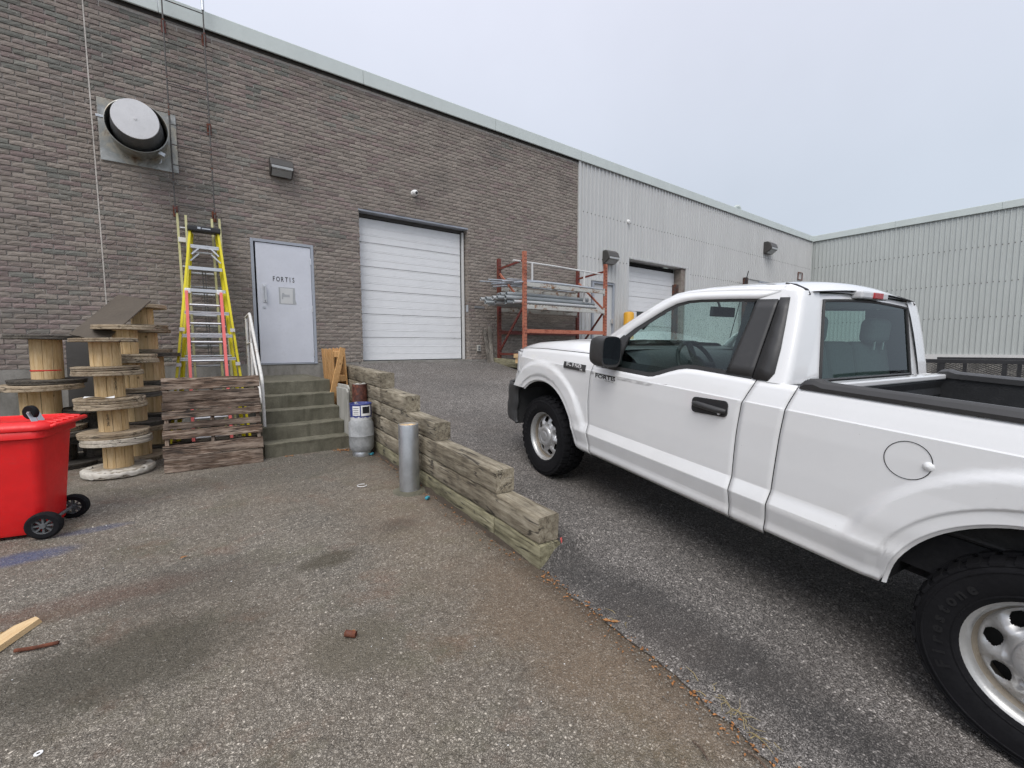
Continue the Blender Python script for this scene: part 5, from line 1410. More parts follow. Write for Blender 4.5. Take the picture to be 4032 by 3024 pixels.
# arch lips and wheel wells
for A in (ARF, ARR):
    for sg in (1, -1):
        m_ = MB()
        def lip(u, v, A=A, sg=sg):
            a = (R(132) if A is ARF else R(175)) * u; r = A[2] - .002
            s, h = A[0] + r * math.cos(a), A[1] + r * math.sin(a)
            return V(s, sg * (side_t(s, max(h, .42)) - .004 - v * .55), h)
        m_.grid(lip, 40, 6); m_.build('wheel_well', MAT['dark_gap'], tk, sm=True)
        m_ = MB()
        RG = R(132) if A is ARF else R(175)
        m_.grid(lambda u, v, A=A, sg=sg, RG=RG: V(A[0] + A[2] * math.cos(RG * u) * (1 - .028 * v), sg * (side_t(A[0] + A[2] * math.cos(RG * u), max(.42, A[1] + A[2] * math.sin(RG * u))) - .003 - .012 * v), A[1] + A[2] * math.sin(RG * u) * (1 - .028 * v)), 40, 2)
        m_.build('arch_lip', MAT['car_white'], tk, sm=True)
# ---- hood
def hood_h(s): return interp([(-.80, 1.10), (-.75, 1.145), (-.66, 1.178), (-.579, 1.203), (-.368, 1.247), (-.078, 1.280), (.241, 1.306), (.469, 1.316), (.62, 1.318)], s)
def hoodfn(u, v):
    t = -1 + 2 * u; at = abs(t)
    edge = min(.845, side_t(max(-.5, -.62 + v * 1.2), 1.2) - .02)
    s = -.80 + v * (1.36 - .0) + .13 * (at ** 2.4) * (1 - v) + .10 * at ** 2 * v - .0
    hh = hood_h(s); he = f_top(s) + .004
    tt = t * edge
    k = smooth(at, .80, 1.0)
    h = hh + .014 * (1 - at ** 2) + .012 * smooth(.56 - at, 0, .06) * smooth(v, .05, .4) - (hh - he) * k ** 1.4
    return V(s, tt, h)
m_ = MB(); m_.grid(hoodfn, 64, 40); m_.build('hood', MAT['car_white'], tk, sm=True, ang=50)
m_ = MB(); m_.grid(lambda u, v: V(.50 + .30 * v + .12 * abs(2 * u - 1) ** 2, (2 * u - 1) * .80, 1.295 - .01 * v), 24, 3); m_.build('cowl', MAT['trim'], tk, sm=True)
# ---- nose
def nose(u, v):
    t = -1 + 2 * u; at = abs(t); h = .62 + v * .50
    s = -.86 + .22 * at ** 3 + .05 * smooth(v, .75, 1)
    return V(s, t * .72, h)
m_ = MB(); m_.grid(nose, 24, 8); m_.build('grille_surround', MAT['trim'], tk, sm=True)
for k in range(4):
    m_ = MB(); m_.grid(lambda u, v, k=k: V(-.875 + .16 * abs(2 * u - 1) ** 3 - .0, (2 * u - 1) * .52, .74 + k * .085 + .045 * v), 16, 1); b_ = m_.build('grille_bar', MAT['trim'], tk); sd = b_.modifiers.new('t', 'SOLIDIFY'); sd.thickness = .02
for sg in (1, -1):
    m_ = MB()
    m_.grid(lambda u, v, sg=sg: V(-.82 + u * .385 + .02 * (1 - v) - .05 * u * (1 - v), sg * (.56 + (side_t(-.45, 1.05) + .004 - .56) * (u ** .42)), .94 + v * .205 - .0 * u), 12, 8)
    o = m_.build('headlight', MAT['clear_lens'], tk, sm=True); sd = o.modifiers.new('t', 'SOLIDIFY'); sd.thickness = .02
# bumper: black plastic, wraps round the corner
def bump(u, v):
    t = -1 + 2 * u; at = abs(t)
    a = at ** 6
    s = -.93 + .12 * at ** 5 + .32 * at ** 24
    tt = t * .885
    prof = [(0, .02, .40), (.15, 0, .43), (.45, -.012, .55), (.52, .012, .60), (.80, .0, .72), (1, .03, .80)]
    ds = interp([(p[0], p[1]) for p in prof], v); h = interp([(p[0], p[2]) for p in prof], v)
    return V(s + ds, tt, h)
m_ = MB(); m_.grid(bump, 40, 14); o = m_.build('front_bumper', MAT['trim'], tk, sm=True); sd = o.modifiers.new('t', 'SOLIDIFY'); sd.thickness = .03; sd.offset = -1
for sg in (1, -1):
    m_ = MB(); m_.grid(lambda u, v, sg=sg: V(-.50 + .02 * u, sg * (.885 - .3 * u), .39 + v * .41), 4, 4); m_.build('bumper_end', MAT['trim'], tk)
# ---- greenhouse
def gt(h): return HW - .035 - (h - 1.225) * .165 / .475
def gp(s, h, sg=1, d=0.): return V(s, sg * (gt(h) + d), h)
door_out = [(.735, 1.150), (.760, 1.30), (.80, 1.375), (.90, 1.462), (1.05, 1.565), (1.20, 1.648), (1.290, 1.683), (1.38, 1.697), (1.5, 1.703), (1.668, 1.704), (1.85, 1.702), (1.985, 1.697)]
win_out = [(.88, 1.150), (.90, 1.30), (.945, 1.395), (1.02, 1.455), (1.12, 1.518), (1.24, 1.592), (1.325, 1.632), (1.41, 1.650), (1.5, 1.656), (1.668, 1.658), (1.80, 1.658), (1.872, 1.657)]
win_in = [(.97, 1.165), (.985, 1.30), (1.00, 1.385), (1.06, 1.443), (1.15, 1.502), (1.255, 1.572), (1.335, 1.613), (1.415, 1.633), (1.5, 1.640), (1.668, 1.641), (1.78, 1.641), (1.852, 1.640)]
apil_in = [(.60, 1.272), (.66, 1.335), (.74, 1.40), (.86, 1.475), (1.0, 1.562), (1.15, 1.648), (1.26, 1.700), (1.36, 1.722), (1.5, 1.737), (1.668, 1.743), (1.85, 1.743), (1.985, 1.740)]
def rt_(h):  # half width of the roof rail / windscreen edge
    return interp([(1.25, .80), (1.45, .735), (1.65, .665), (1.70, .648), (1.743, .625)], h)
for sg in (1, -1):
    nm_ = 'door_window_frame'
    m_ = MB(); m_.strip([gp(s, h, sg) for s, h in door_out], [gp(s, h, sg, .001) for s, h in win_out], sg < 0); o = m_.build(nm_, MAT['car_white'], tk, sm=True); sd = o.modifiers.new('t', 'SOLIDIFY'); sd.thickness = .012; sd.offset = 0
    m_ = MB(); m_.strip([gp(s, h, sg, .003) for s, h in win_out], [gp(s, h, sg, -.006) for s, h in win_in], sg < 0)
    bl = [(s, belt(s)) for s in (.80, .97, 1.1, 1.283, 1.32, 1.365, 1.44, 1.504, 1.56, 1.62, 1.72, 1.82, 1.90, 1.98)]
    m_.strip([V(s, sg * (side_t(s, h) + .003), h - .012) for s, h in bl], [V(s, sg * (gt(h + .03) + .004), h + .022) for s, h in bl], sg < 0)
    m_.build('window_trim', MAT['trim'], tk, sm=True)
    # mirror sail, B pillar and quarter panel
    m_ = MB(); m_.add([gp(.80, 1.155, sg, .006), gp(.975, 1.165, sg, .006), gp(1.002, 1.388, sg, .006), gp(.945, 1.397, sg, .006), gp(.86, 1.32, sg, .006)], [(0, 1, 2, 3, 4)]); o = m_.build('mirror_sail', MAT['trim'], tk); sd = o.modifiers.new('t', 'SOLIDIFY'); sd.thickness = .012
    m_ = MB(); m_.grid(lambda u, v, sg=sg: gp((1.825 + .045 * v) * (1 - u) + (1.979 + .006 * v) * u, 1.24 + .415 * v, sg, .004), 6, 8); o = m_.build('pillar_trim', MAT['trim'], tk, sm=True); sd = o.modifiers.new('t', 'SOLIDIFY'); sd.thickness = .008
    m_ = MB()
    ql = [(1.986, 1.228), (1.987, 1.30), (1.989, 1.40), (1.991, 1.50), (1.992, 1.60), (1.992, 1.664)]
    qr = [(2.070, 1.228), (2.092, 1.27), (2.082, 1.40), (2.068, 1.50), (2.053, 1.60), (2.043, 1.664)]
    m_.strip([gp(s, h, sg, .004) for s, h in ql], [gp(s, h, sg, .004) for s, h in qr], sg > 0); o = m_.build('quarter_trim', MAT['trim'], tk, sm=True); sd = o.modifiers.new('t', 'SOLIDIFY'); sd.thickness = .008
    # cab corner above the belt
    crn = [(1.222, 2.165), (1.30, 2.158), (1.40, 2.146), (1.50, 2.132), (1.60, 2.115), (1.668, 2.10), (1.70, 2.09)]
    qq = [(2.064, 1.222), (2.082, 1.30), (2.078, 1.40), (2.064, 1.50), (2.049, 1.60), (2.038, 1.668), (1.99, 1.703)]
    def cornergrid(u, v, sg=sg):
        k = v * (len(crn) - 1); i = min(int(k), len(crn) - 2); f = k - i
        h = crn[i][0] + (crn[i + 1][0] - crn[i][0]) * f; sr = crn[i][1] + (crn[i + 1][1] - crn[i][1]) * f; sl = qq[i][0] + (qq[i + 1][0] - qq[i][0]) * f
        a = u * 1.25
        if a < 1: s = sl + (sr - sl) * math.sin(a * math.pi / 2) ; d = -.055 * (a ** 4)
        else: s = sr + .0 ; d = -.055 - (a - 1) * .45
        return V(s, sg * (gt(h) + d), h)
    m_ = MB(); m_.grid(cornergrid, 30, 18, sg < 0); m_.build('cab_corner_upper', MAT['car_white'], tk, sm=True, ang=60)
    m_ = MB(); m_.add([gp(1.868, 1.650, sg, .0015), gp(1.99, 1.650, sg, .0015), gp(1.99, 1.700, sg, .0015), gp(1.93, 1.701, sg, .0015)], [(0, 1, 2, 3)]); m_.add([gp(1.986, 1.658, sg, .001), gp(2.07, 1.655, sg, -.002), gp(2.05, 1.685, sg, -.002), gp(2.0, 1.708, sg, 0), gp(1.984, 1.704, sg, .001)], [(0, 1, 2, 3, 4)]); m_.build('roof_rail', MAT['car_white'], tk)
    # roof rail and A pillar (white strip between door seam and windscreen / roof)
    m_ = MB(); outer = [gp(s, h + (.006 if h > 1.6 else .0), sg, .001) for s, h in door_out]; inner = [V(s, sg * rt_(h), h) for s, h in apil_in]
    m_.strip(outer, inner, sg > 0)
    mid = [tuple((Vector(a) + Vector(b)) / 2 + Vector((0, sg * .006, .006))) for a, b in zip(outer, inner)]
    m_ = MB(); m_.strip(outer, mid, sg > 0); m_.strip(mid, inner, sg > 0); o = m_.build('roof_rail', MAT['car_white'], tk, sm=True, ang=60); sd = o.modifiers.new('t', 'SOLIDIFY'); sd.thickness = .012; sd.offset = -1
    # side glass
    m_ = MB(); top = [gp(s, h, sg, -.005) for s, h in win_in]
    wl2 = win_in + [(1.79, 1.25)]
    bot = [gp(s, max(1.15, belt(s)) + .012, sg, -.005) for s, h in win_in]
    m_.strip(top, bot, sg > 0)
    m_.add([gp(1.852, 1.640, sg, -.005), gp(1.852, belt(1.852) + .012, sg, -.005), gp(1.83, 1.24, sg, -.005)], [(0, 1, 2)])
    m_.build('door_glass', MAT['glass_side'], tk)
# roof
def rooffn(u, v):
    t = -1 + 2 * u; at = abs(t)
    s0 = 1.13 + .12 * at ** 2; s1 = 2.105 - .02 * at ** 2
    s = s0 + (s1 - s0) * v
    edge = interp([(1.1, 1.690), (1.26, 1.700), (1.36, 1.722), (1.5, 1.737), (1.668, 1.743), (1.9, 1.743), (2.0, 1.733), (2.06, 1.714), (2.105, 1.685)], s)
    e2 = rt_(min(edge, 1.743)) if s < 1.985 else interp([(1.985, .626), (2.06, .63), (2.11, .64)], s)
    crown = .045 * (1 - at ** 2.3) * smooth(v, -.2, .25) * (1 - .5 * smooth(v, .9, 1.0))
    return V(s, t * e2, edge + crown)
m_ = MB(); m_.grid(rooffn, 40, 30); o = m_.build('roof', MAT['car_white'], tk, sm=True, ang=60)
for sg in (1, -1):
    m_ = MB(); m_.tube([V(1.95, sg * .606, 1.746), V(2.01, sg * .615, 1.736), V(2.08, sg * .63, 1.706), V(2.10, sg * .64, 1.68)], .005, 6); m_.build('roof_ditch', MAT['trim'], tk, sm=True)
    m_ = MB(); m_.strip([V(1.985, sg * .626, 1.741), V(2.02, sg * .63, 1.729), V(2.06, sg * .635, 1.712), V(2.10, sg * .645, 1.684)], [V(1.985, sg * gt(1.705), 1.703), V(2.03, sg * (gt(1.70) - .01), 1.70), V(2.07, sg * (gt(1.69) - .03), 1.692), V(2.09, sg * (gt(1.68) - .055), 1.68)], sg > 0); m_.build('roof_corner', MAT['car_white'], tk, sm=True, ang=60)
# windscreen
def wsfn(u, v):
    t = -1 + 2 * u; at = abs(t)
    s = (.42 + .20 * at ** 2) * (1 - v) + (1.13 + .12 * at ** 2) * v
    h = (1.298 - .026 * at ** 2) * (1 - v) + (1.728 - .028 * at ** 2) * v + .02 * math.sin(math.pi * v)
    return V(s, t * (.80 * (1 - v) + .648 * v), h)
m_ = MB(); m_.grid(wsfn, 20, 12); m_.build('windscreen', MAT['glass_wind'], tk, sm=True)
# back of the cab: frame and rear glass
def backs(h): return interp([(.44, 2.13), (1.22, 2.160), (1.68, 2.092)], h)
gw0, gw1, gh0, gh1 = .555, .505, 1.232, 1.655
outer = []; inner = []
for k in range(33):
    f = k / 32
    if f < .25: q = f / .25; p = (-.83 + 1.66 * q, 1.205); g = (-gw0 + 2 * gw0 * q, gh0)
    elif f < .5: q = (f - .25) / .25; p = (.83 - .19 * q, 1.205 + .48 * q); g = (gw0 - (gw0 - gw1) * q, gh0 + (gh1 - gh0) * q)
    elif f < .75: q = (f - .5) / .25; p = (.64 - 1.28 * q, 1.685 + .022 * math.sin(math.pi * q)); g = (gw1 - 2 * gw1 * q, gh1 + .018 * math.sin(math.pi * q))
    else: q = (f - .75) / .25; p = (-.64 - .19 * q, 1.685 - .48 * q); g = (-gw1 - (gw0 - gw1) * q, gh1 - (gh1 - gh0) * q)
    outer.append(V(backs(p[1]) - .01, p[0], p[1])); inner.append(V(backs(g[1]) + .004, g[0], g[1]))
m_ = MB(); m_.strip(outer, inner); m_.build('cab_back', MAT['car_white'], tk, sm=True, ang=60)
m_ = MB(); m_.grid(lambda u, v: V(backs(gh0 + (gh1 - gh0) * v) + .006, (2 * u - 1) * (gw0 + (gw1 - gw0) * v), gh0 + (gh1 - gh0) * v + .018 * v * math.sin(math.pi * u)), 16, 10); m_.build('rear_window', MAT['glass_back'], tk, sm=True)
loop = [Vector(p) for p in inner]; m_ = MB(); m_.tube([p + Vector((-.004, 0, 0)) for p in loop], .009, 6, cap=False); m_.build('window_seal', MAT['trim'], tk, sm=True)
m_ = MB(); m_.grid(lambda u, v: V(2.135 + .07 * v, (2 * u - 1) * .86, .45 + .755 * v), 6, 6); m_.build('cab_back_lower', MAT['car_white'], tk)
m_ = MB(); m_.box(V(2.115, .03, 1.705), (.06, .32, .044)); o = m_.build('brake_light', MAT['clear_lens'], tk, bevel=.01)
m_ = MB(); m_.box(V(2.147, .01, 1.704), (.012, .11, .034)); r_o = m_.build('red_lens', MAT['red_lens'], o, bevel=.004)
# ---- bed
m_ = MB()
for sg in (1, -1):
    m_.grid(lambda u, v, sg=sg: V(2.26 + 2.04 * u, sg * .77, .72 + v * .53), 20, 4)
m_.grid(lambda u, v: V(2.26 + 2.04 * u, (2 * v - 1) * .77, .72), 10, 6)
m_.grid(lambda u, v: V(2.262 + .012 * (int(v * 12) % 2), (2 * u - 1) * .77, .72 + v * .515), 8, 12)
m_.grid(lambda u, v: V(2.235, (2 * u - 1) * .86, .5 + v * .735), 4, 2)
m_.grid(lambda u, v: V(4.30, (2 * u - 1) * .77, .72 + v * .5), 4, 4)
m_.build('bed_liner', MAT['bedliner'], tk)
for sg in (1, -1):
    m_ = MB(); m_.bx(-RA - .45, -RA + .45, sg * .77 - .17 if sg > 0 else sg * .77, sg * .77 if sg > 0 else sg * .77 + .17, .70, .93); m_.build('wheel_tub', MAT['bedliner'], tk, bevel=.03)
    # black rail cap with ribs
    def capprof(k): return [(HW - .026, 1.214), (HW - .022, 1.232), (HW - .034, 1.252), (HW - .040, 1.247), (HW - .052, 1.256), (HW - .060, 1.251), (HW - .075, 1.259), (HW - .12, 1.256), (HW - .145, 1.246), (HW - .145, 1.215)][k]
    A_ = []; ss = [2.232, 2.25, 2.29, 2.33, 2.6, 3.0, 3.5, 4.0, 4.33]
    m_ = MB()
    for s in ss:
        dz = interp([(2.232, -.014), (2.25, .006), (2.29, .012), (2.33, 0.0), (5, 0)], s); dt = side_t(s, 1.2) - side_t(3., 1.2)
        for k in range(10): t_k, h_k = capprof(k); m_.v.append(V(s, sg * (t_k + dt * (k < 5)), h_k + dz * (k not in (0, 9))))
    for i in range(len(ss) - 1):
        for k in range(9):
            a = i * 10 + k; m_.f.append((a, a + 1, a + 11, a + 10))
    m_.f.append(tuple(range(10))); m_.f.append(tuple((len(ss) - 1) * 10 + k for k in range(10)))
    m_.build('bed_rail_cap', MAT['trim'], tk, sm=True, ang=30)
m_ = MB(); m_.bx(-2.285, -2.225, -.85, .85, 1.205, 1.238); m_.build('bed_front_cap', MAT['car_white'], tk, bevel=.008)
m_ = MB(); m_.bx(-4.37, -4.31, -.80, .80, .62, 1.235); m_.build('tailgate', MAT['car_white'], tk, bevel=.012)
m_ = MB(); m_.bx(-4.50, -4.36, -.86, .86, .45, .60); m_.build('rear_bumper', MAT['trim'], tk, bevel=.02)
for sg in (1, -1):
    m_ = MB(); m_.bx(-4.365, -4.25, sg * .83 - .035, sg * .83 + .04, .80, 1.19); m_.build('tail_light', MAT['red_lens'], tk, bevel=.01)
# underbody
m_ = MB(); m_.bx(-2.5, -.5, -.72, .72, .42, .47); m_.bx(-4.2, .6, -.45, -.35, .36, .50); m_.bx(-4.2, .6, .35, .45, .36, .50); m_.bx(-.45, .45, -.6, .6, .50, .56); m_.bx(-4.2, -2.3, -.75, .75, .52, .70); m_.build('underbody', MAT['dark_gap'], tk)  # boxes near black, so the shade under the truck is in their colour
m_ = MB(); m_.tube([V(RA, -.75, .385), V(RA, .75, .385)], .05, 10); m_.tube([V(RA, -.12, .385), V(RA, .12, .385)], .14, 12); m_.tube([V(0, -.7, .36), V(0, .7, .36)], .04, 8); m_.build('axle', MAT['brake'], tk, sm=True)
# ---- interior
m_ = MB(); m_.bx(-2.08, -1.52, -.66, .66, .82, 1.0); m_.build('seat', MAT['interior'], tk, bevel=.04, seg=3)
for t in (-.40, .0, .40):
    w_ = .46 if t else .30
    m_ = MB(); m_.box(V(1.98, t, 1.20), (.14, w_, .46), Matrix.Rotation(R(-14), 3, 'Y').transposed()); m_.build('backrest', MAT['interior'], tk, bevel=.05, seg=4)
    if t:
        m_ = MB(); m_.box(V(2.0, t, 1.50), (.09, .27, .17)); m_.build('headrest', MAT['interior'], tk, bevel=.05, seg=4)
        m_ = MB(); m_.tube([V(2.03, t - .06, 1.38), V(2.03, t - .06, 1.45)], .007, 6); m_.tube([V(2.03, t + .06, 1.38), V(2.03, t + .06, 1.45)], .007, 6); m_.build('headrest_post', MAT['alu'], tk)
m_ = MB(); m_.grid(lambda u, v: V(.70 + .42 * math.sin(v * 1.5708), (2 * u - 1) * .74, 1.285 + .02 * math.sin(3 * v) - .26 * (1 - math.cos(v * 1.5708)) * 1.2), 16, 10); m_.bx(-.72, -.60, -.74, .74, .7, 1.29); m_.build('dashboard', MAT['interior_dark'], tk, sm=True, ang=50)
sw = MB(); c_ = Vector(V(1.24, .36, 1.20)); ax = Vector((-.86, 0, .5)).normalized(); e1 = Vector((0, 1, 0)); e2 = ax.cross(e1)
sw.tube([c_ + (e1 * math.cos(a) + e2 * math.sin(a)) * .185 for a in [2 * math.pi * k / 28 for k in range(29)]], .016, 8, cap=False)
for a in (0, math.pi, -math.pi / 2): sw.tube([c_, c_ + (e1 * math.cos(a) + e2 * math.sin(a)) * .18], .022, 6)
sw.tube([c_ - ax * .02, c_ + ax * .02], .07, 14); sw.tube([c_, c_ - ax * .3], .03, 8); sw.build('steering_wheel', MAT['interior_dark'], tk, sm=True)
m_ = MB(); m_.box(V(1.16, .02, 1.60), (.035, .26, .075)); m_.tube([V(1.14, .02, 1.62), V(1.10, .02, 1.70)], .01, 6); m_.build('interior_mirror', MAT['interior_dark'], tk, bevel=.015)
for sg in (1, -1):
    m_ = MB(); m_.grid(lambda u, v, sg=sg: V(.75 + u * 1.2, sg * (.815 - .05 * v), 1.14 - v * .6), 8, 4); m_.build('door_panel', MAT['interior_dark'], tk)
    m_ = MB(); m_.tube([V(.98, sg * .68, 1.45), V(1.02, sg * .66, 1.50), V(1.10, sg * .64, 1.555), V(1.15, sg * .65, 1.57)], .014, 8); m_.build('grab_handle', MAT['interior'], tk, sm=True)
m_ = MB(); m_.grid(lambda u, v: V(1.16 + u * .95, (2 * v - 1) * .60, 1.70 + .03 * math.sin(math.pi * v)), 6, 8); m_.build('headliner', MAT['interior'], tk)
m_ = MB(); m_.bx(-2.1, -.7, -.78, .78, .55, .58); m_.build('cab_floor', MAT['interior_dark'], tk)
# ---- exterior details
for sg in (1, -1):
    mr_ = MB()
    rings = []
    for k, (d, sx, sz) in enumerate(((-.03, .30, .25), (-.015, .80, .86), (.03, .97, .98), (.10, 1., 1.), (.14, .98, .98))):
        rings.append([V(.885 + d + .02 * 0, sg * (1.0 + .092 * sx * math.copysign(abs(math.cos(a)) ** .55, math.cos(a))), 1.282 + .112 * sz * math.copysign(abs(math.sin(a)) ** .55, math.sin(a))) for a in [2 * math.pi * q / 28 for q in range(28)]])
    loft(mr_, rings); mo = mr_.build('door_mirror', MAT['trim'], tk, sm=True, ang=50)
    mm = MB(); mm.add([V(1.026, sg * (1.0 + .080 * math.copysign(abs(math.cos(a)) ** .5, math.cos(a))), 1.29 + .098 * math.copysign(abs(math.sin(a)) ** .5, math.sin(a))) for a in [2 * math.pi * q / 28 for q in range(28)]], [tuple(range(28))]); mm.build('mirror_glass', MAT['mirror_glass'], mo)
    m_ = MB(); m_.box(V(.93, sg * .90, 1.205), (.09, .12, .06)); m_.build('mirror_arm', MAT['trim'], tk, bevel=.015)
    # handle
    m_ = MB(); pts = []
    for cx, cz, a0_ in ((1.868, 1.018, -90), (1.868, 1.062, 0), (1.684, 1.052, 90), (1.684, 1.008, 180)):
        for q in range(5): a = R(a0_ + 22.5 * q); pts.append((cx + .024 * math.cos(a), cz + .024 * math.sin(a)))
    m_.add([V(s, sg * (side_t(s, h) + .003), h) for s, h in pts], [tuple(range(20))]); o = m_.build('handle_bezel', MAT['black'], tk); sd = o.modifiers.new('t', 'SOLIDIFY'); sd.thickness = .012; sd.offset = 0
    m_ = MB(); m_.tube([V(1.672, sg * (side_t(1.672, 1.04) + .010), 1.038), V(1.70, sg * (HW + .026), 1.038), V(1.84, sg * (HW + .026), 1.030), V(1.885, sg * (HW + .010), 1.028)], [.012, .018, .018, .013], 10); m_.build('door_handle', MAT['trim'], tk, sm=True)
    m_ = MB(); m_.lathe([(0, .0), (.009, 0), (.009, -.006)], 12, V(1.852, sg * (HW + .026), 1.012), 'Y'); m_.build('key_lock', MAT['steel'], tk)
# fuel door
fc = (2.69, 1.0)
def ring(r): return [V(fc[0] + r * math.cos(a), side_t(fc[0] + r * math.cos(a), fc[1] + r * math.sin(a)) + .0025, fc[1] + r * math.sin(a)) for a in [2 * math.pi * k / 48 for k in range(49)]]
m_ = MB(); m_.strip(ring(.0785), ring(.0755)); m_.build('fuel_door_gap', MAT['dark_gap'], tk)
m_ = MB(); c0 = [V(fc[0] + .018 * math.cos(a) + .062, HW + .004 + .004 * math.sin(a), fc[1] - .006 + .018 * math.sin(a)) for a in [2 * math.pi * k / 16 for k in range(16)]]
mm = MB(); mm.lathe([(.0, .012), (.010, .010), (.017, .004), (.019, 0)], 18, V(2.755, side_t(2.755, .995), .995), 'Y'); mm.build('fuel_door_grip', MAT['car_white'], tk, sm=True)
# side badge and lettering
def on_side(me, s, h, out, name, mat, ang=0., sc_=(1, 1, 1)):
    o = place(name, me, tk); t = side_t(s, h) + out
    # text x axis towards the tail as seen from the driver's side => -X local
    rot = Matrix(((-1, 0, 0), (0, 0, 1), (0, 1, 0)))           # columns: x->-X, y->Z, z->+Y
    o.matrix_basis = Matrix.Translation(V(s, t, h)) @ rot.to_4x4() @ Matrix.Rotation(ang, 4, 'Z') @ Matrix.Diagonal((*sc_, 1))
    return o
m_ = MB(); 
def plate(s0, s1, h0, h1, out, name, mat, parent=tk, skew=.0, n=6):
    m_ = MB(); m_.grid(lambda u, v: V(s0 + (s1 - s0) * u + skew * (v - .5), side_t(s0 + (s1 - s0) * u, h0 + (h1 - h0) * v) + out, h0 + (h1 - h0) * v), n, 3); o = m_.build(name, MAT[mat], parent, fix=False); return o
bd = plate(.335, .625, 1.086, 1.139, .006, 'fender_badge', 'trim', skew=-.012)
sd = bd.modifiers.new('t', 'SOLIDIFY'); sd.thickness = .008; sd.offset = 0
tm = text_mesh('F-150', .062, .0022, MAT['chrome'], off=.0018, name='badge_text')
o = on_side(tm, .475, 1.119, .0125, 'badge_text', None, 0., (1.42, .78, 1)); 
tm = text_mesh('XL', .030, .0015, MAT['chrome'], name='badge_text'); on_side(tm, .585, 1.096, .0125, 'badge_text', None, 0., (1.1, .7, 1))
dc = plate(.735, .988, 1.044, 1.104, .0018, 'door_decal', 'paper')
m_ = MB(); m_.grid(lambda u, v: V(.752 + .228 * u, side_t(.8, 1.095) + .0032, 1.0905 + .0055 * v), 4, 1); m_.build('decal_line', MAT['black_letters'], tk)
tm = text_mesh('FORTIS', .044, .0004, MAT['black_letters'], off=.0009, name='decal_text'); on_side(tm, .866, 1.074, .0035, 'decal_text', None, 0., (1.62, .92, 1))
tm = text_mesh('ELECTRIC LTD.', .011, .0003, MAT['grey_plastic'], name='decal_text'); on_side(tm, .915, 1.051, .0035, 'decal_text', None, 0., (1.3, .9, 1))
m_ = MB(); m_.tube([V(.62, -.80, 1.20), V(.66, -.80, 1.25), V(.80, -.79, 2.0)], .004, 6); m_.build('aerial', MAT['black'], tk)
# ---- wheels
TR, TWD = .386, .245
def tyre_mesh():
    mb = MB(); n = 96
    prof = [(.222, -.095), (.235, -.108), (.245, -.112), (.247, -.115), (.251, -.115), (.253, -.1135), (.262, -.118), (.30, -.1235), (.330, -.1225), (.332, -.1255), (.336, -.1255), (.338, -.1215), (.350, -.1165), (.3525, -.119), (.358, -.116), (.366, -.103), (.368, -.092), (.368, .092), (.366, .103), (.358, .116), (.3525, .119), (.350, .1165), (.338, .1215), (.336, .1255), (.332, .1255), (.330, .1225), (.30, .1235), (.262, .118), (.253, .1135), (.251, .115), (.247, .115), (.245, .112), (.235, .108), (.222, .095)]
    mb.lathe(prof, n, (0, 0, 0), 'Y')
    lugs = 34                                     # tread blocks and shoulder lugs
    for k in range(lugs):
        a = 2 * math.pi * k / lugs
        for (y0, y1, da, wd) in ((-.120, -.062, 0, .62), (.062, .120, .5, .62), (-.052, -.006, .5, .70), (.006, .052, 0., .70)):
            aa = a + da * 2 * math.pi / lugs; hw_ = math.pi / lugs * wd
            r0, r1 = .355, TR - (.006 if abs(y0) > .1 or abs(y1) > .1 else 0)
            vs = []
            for r_ in (r0, r1):
                for (da_, y) in ((-hw_, y0), (hw_, y0), (hw_, y1), (-hw_, y1)):
                    sk = .12 * (y / .12) * (math.pi / lugs)
                    rr = r_ - (.014 if (abs(y) > .11 and r_ == r1) else 0)
                    vs.append((rr * math.cos(aa + da_ + sk), y, rr * math.sin(aa + da_ + sk)))
            mb.add(vs, [(4, 5, 6, 7), (0, 4, 7, 3), (1, 2, 6, 5), (0, 1, 5, 4), (3, 7, 6, 2)])
    return mb.mesh('tyre', MAT['rubber'], sm=True, ang=30)
def rim_mesh():
    mb = MB(); NH = 8; n = NH * 36
    rad = [.0, .03, .046, .049, .053, .056, .07, .085, .090, .095, .099, .103, .108, .113, .118, .122] + [.125 + .0028 * k for k in range(24)] + [.195, .200]
    for r_ in rad:
        for k in range(n):
            a = 2 * math.pi * k / n
            w_ = .5 + .5 * math.cos(NH * a)             # 1 at a hole, 0 on a spoke
            y = interp([(0, .070), (.046, .070), (.049, .066), (.053, .066), (.056, .070), (.085, .067), (.095, .060), (.099, .042), (.108, .040), (.125, .044), (.15, .036), (.185, .014), (.20, .004)], r_)
            if .105 < r_ < .19: y -= .034 * w_ * math.sin(math.pi * (r_ - .105) / .085)
            mb.v.append((r_ * math.cos(a), y, r_ * math.sin(a)))
    for i in range(len(rad) - 1):
        rm = (rad[i] + rad[i + 1]) / 2
        for k in range(n):
            a = 2 * math.pi * (k + .5) / n; da = ((a * NH / (2 * math.pi) + .5) % 1 - .5) * 2 * math.pi / NH
            if ((rm - .158) / .027) ** 2 + ((da * rm) / (.033)) ** 2 < 1: continue
            A = i * n + k; B = i * n + (k + 1) % n; mb.f.append((A, A + n, B + n, B))
    return mb.mesh('rim', MAT['wheel'], sm=True, fix=True, ang=60)
def lip_mesh():
    mb = MB(); mb.lathe([(.2075, .060), (.2085, .078), (.216, .092), (.222, .098), (.232, .104), (.2365, .103), (.236, .094), (.224, .085), (.222, -.09)], 72, (0, 0, 0), 'Y')
    return mb.mesh('rim_lip', MAT['wheel_rust'], sm=True, ang=35)
T_m, R_m, L_m = tyre_mesh(), rim_mesh(), lip_mesh()
Bar_m = MB().lathe([(.196, -.09), (.196, .002), (.1975, .040), (.203, .055), (.2076, .0605)], 72, (0, 0, 0), 'Y').mesh('rim_barrel', MAT['wheel_barrel'], sm=True)
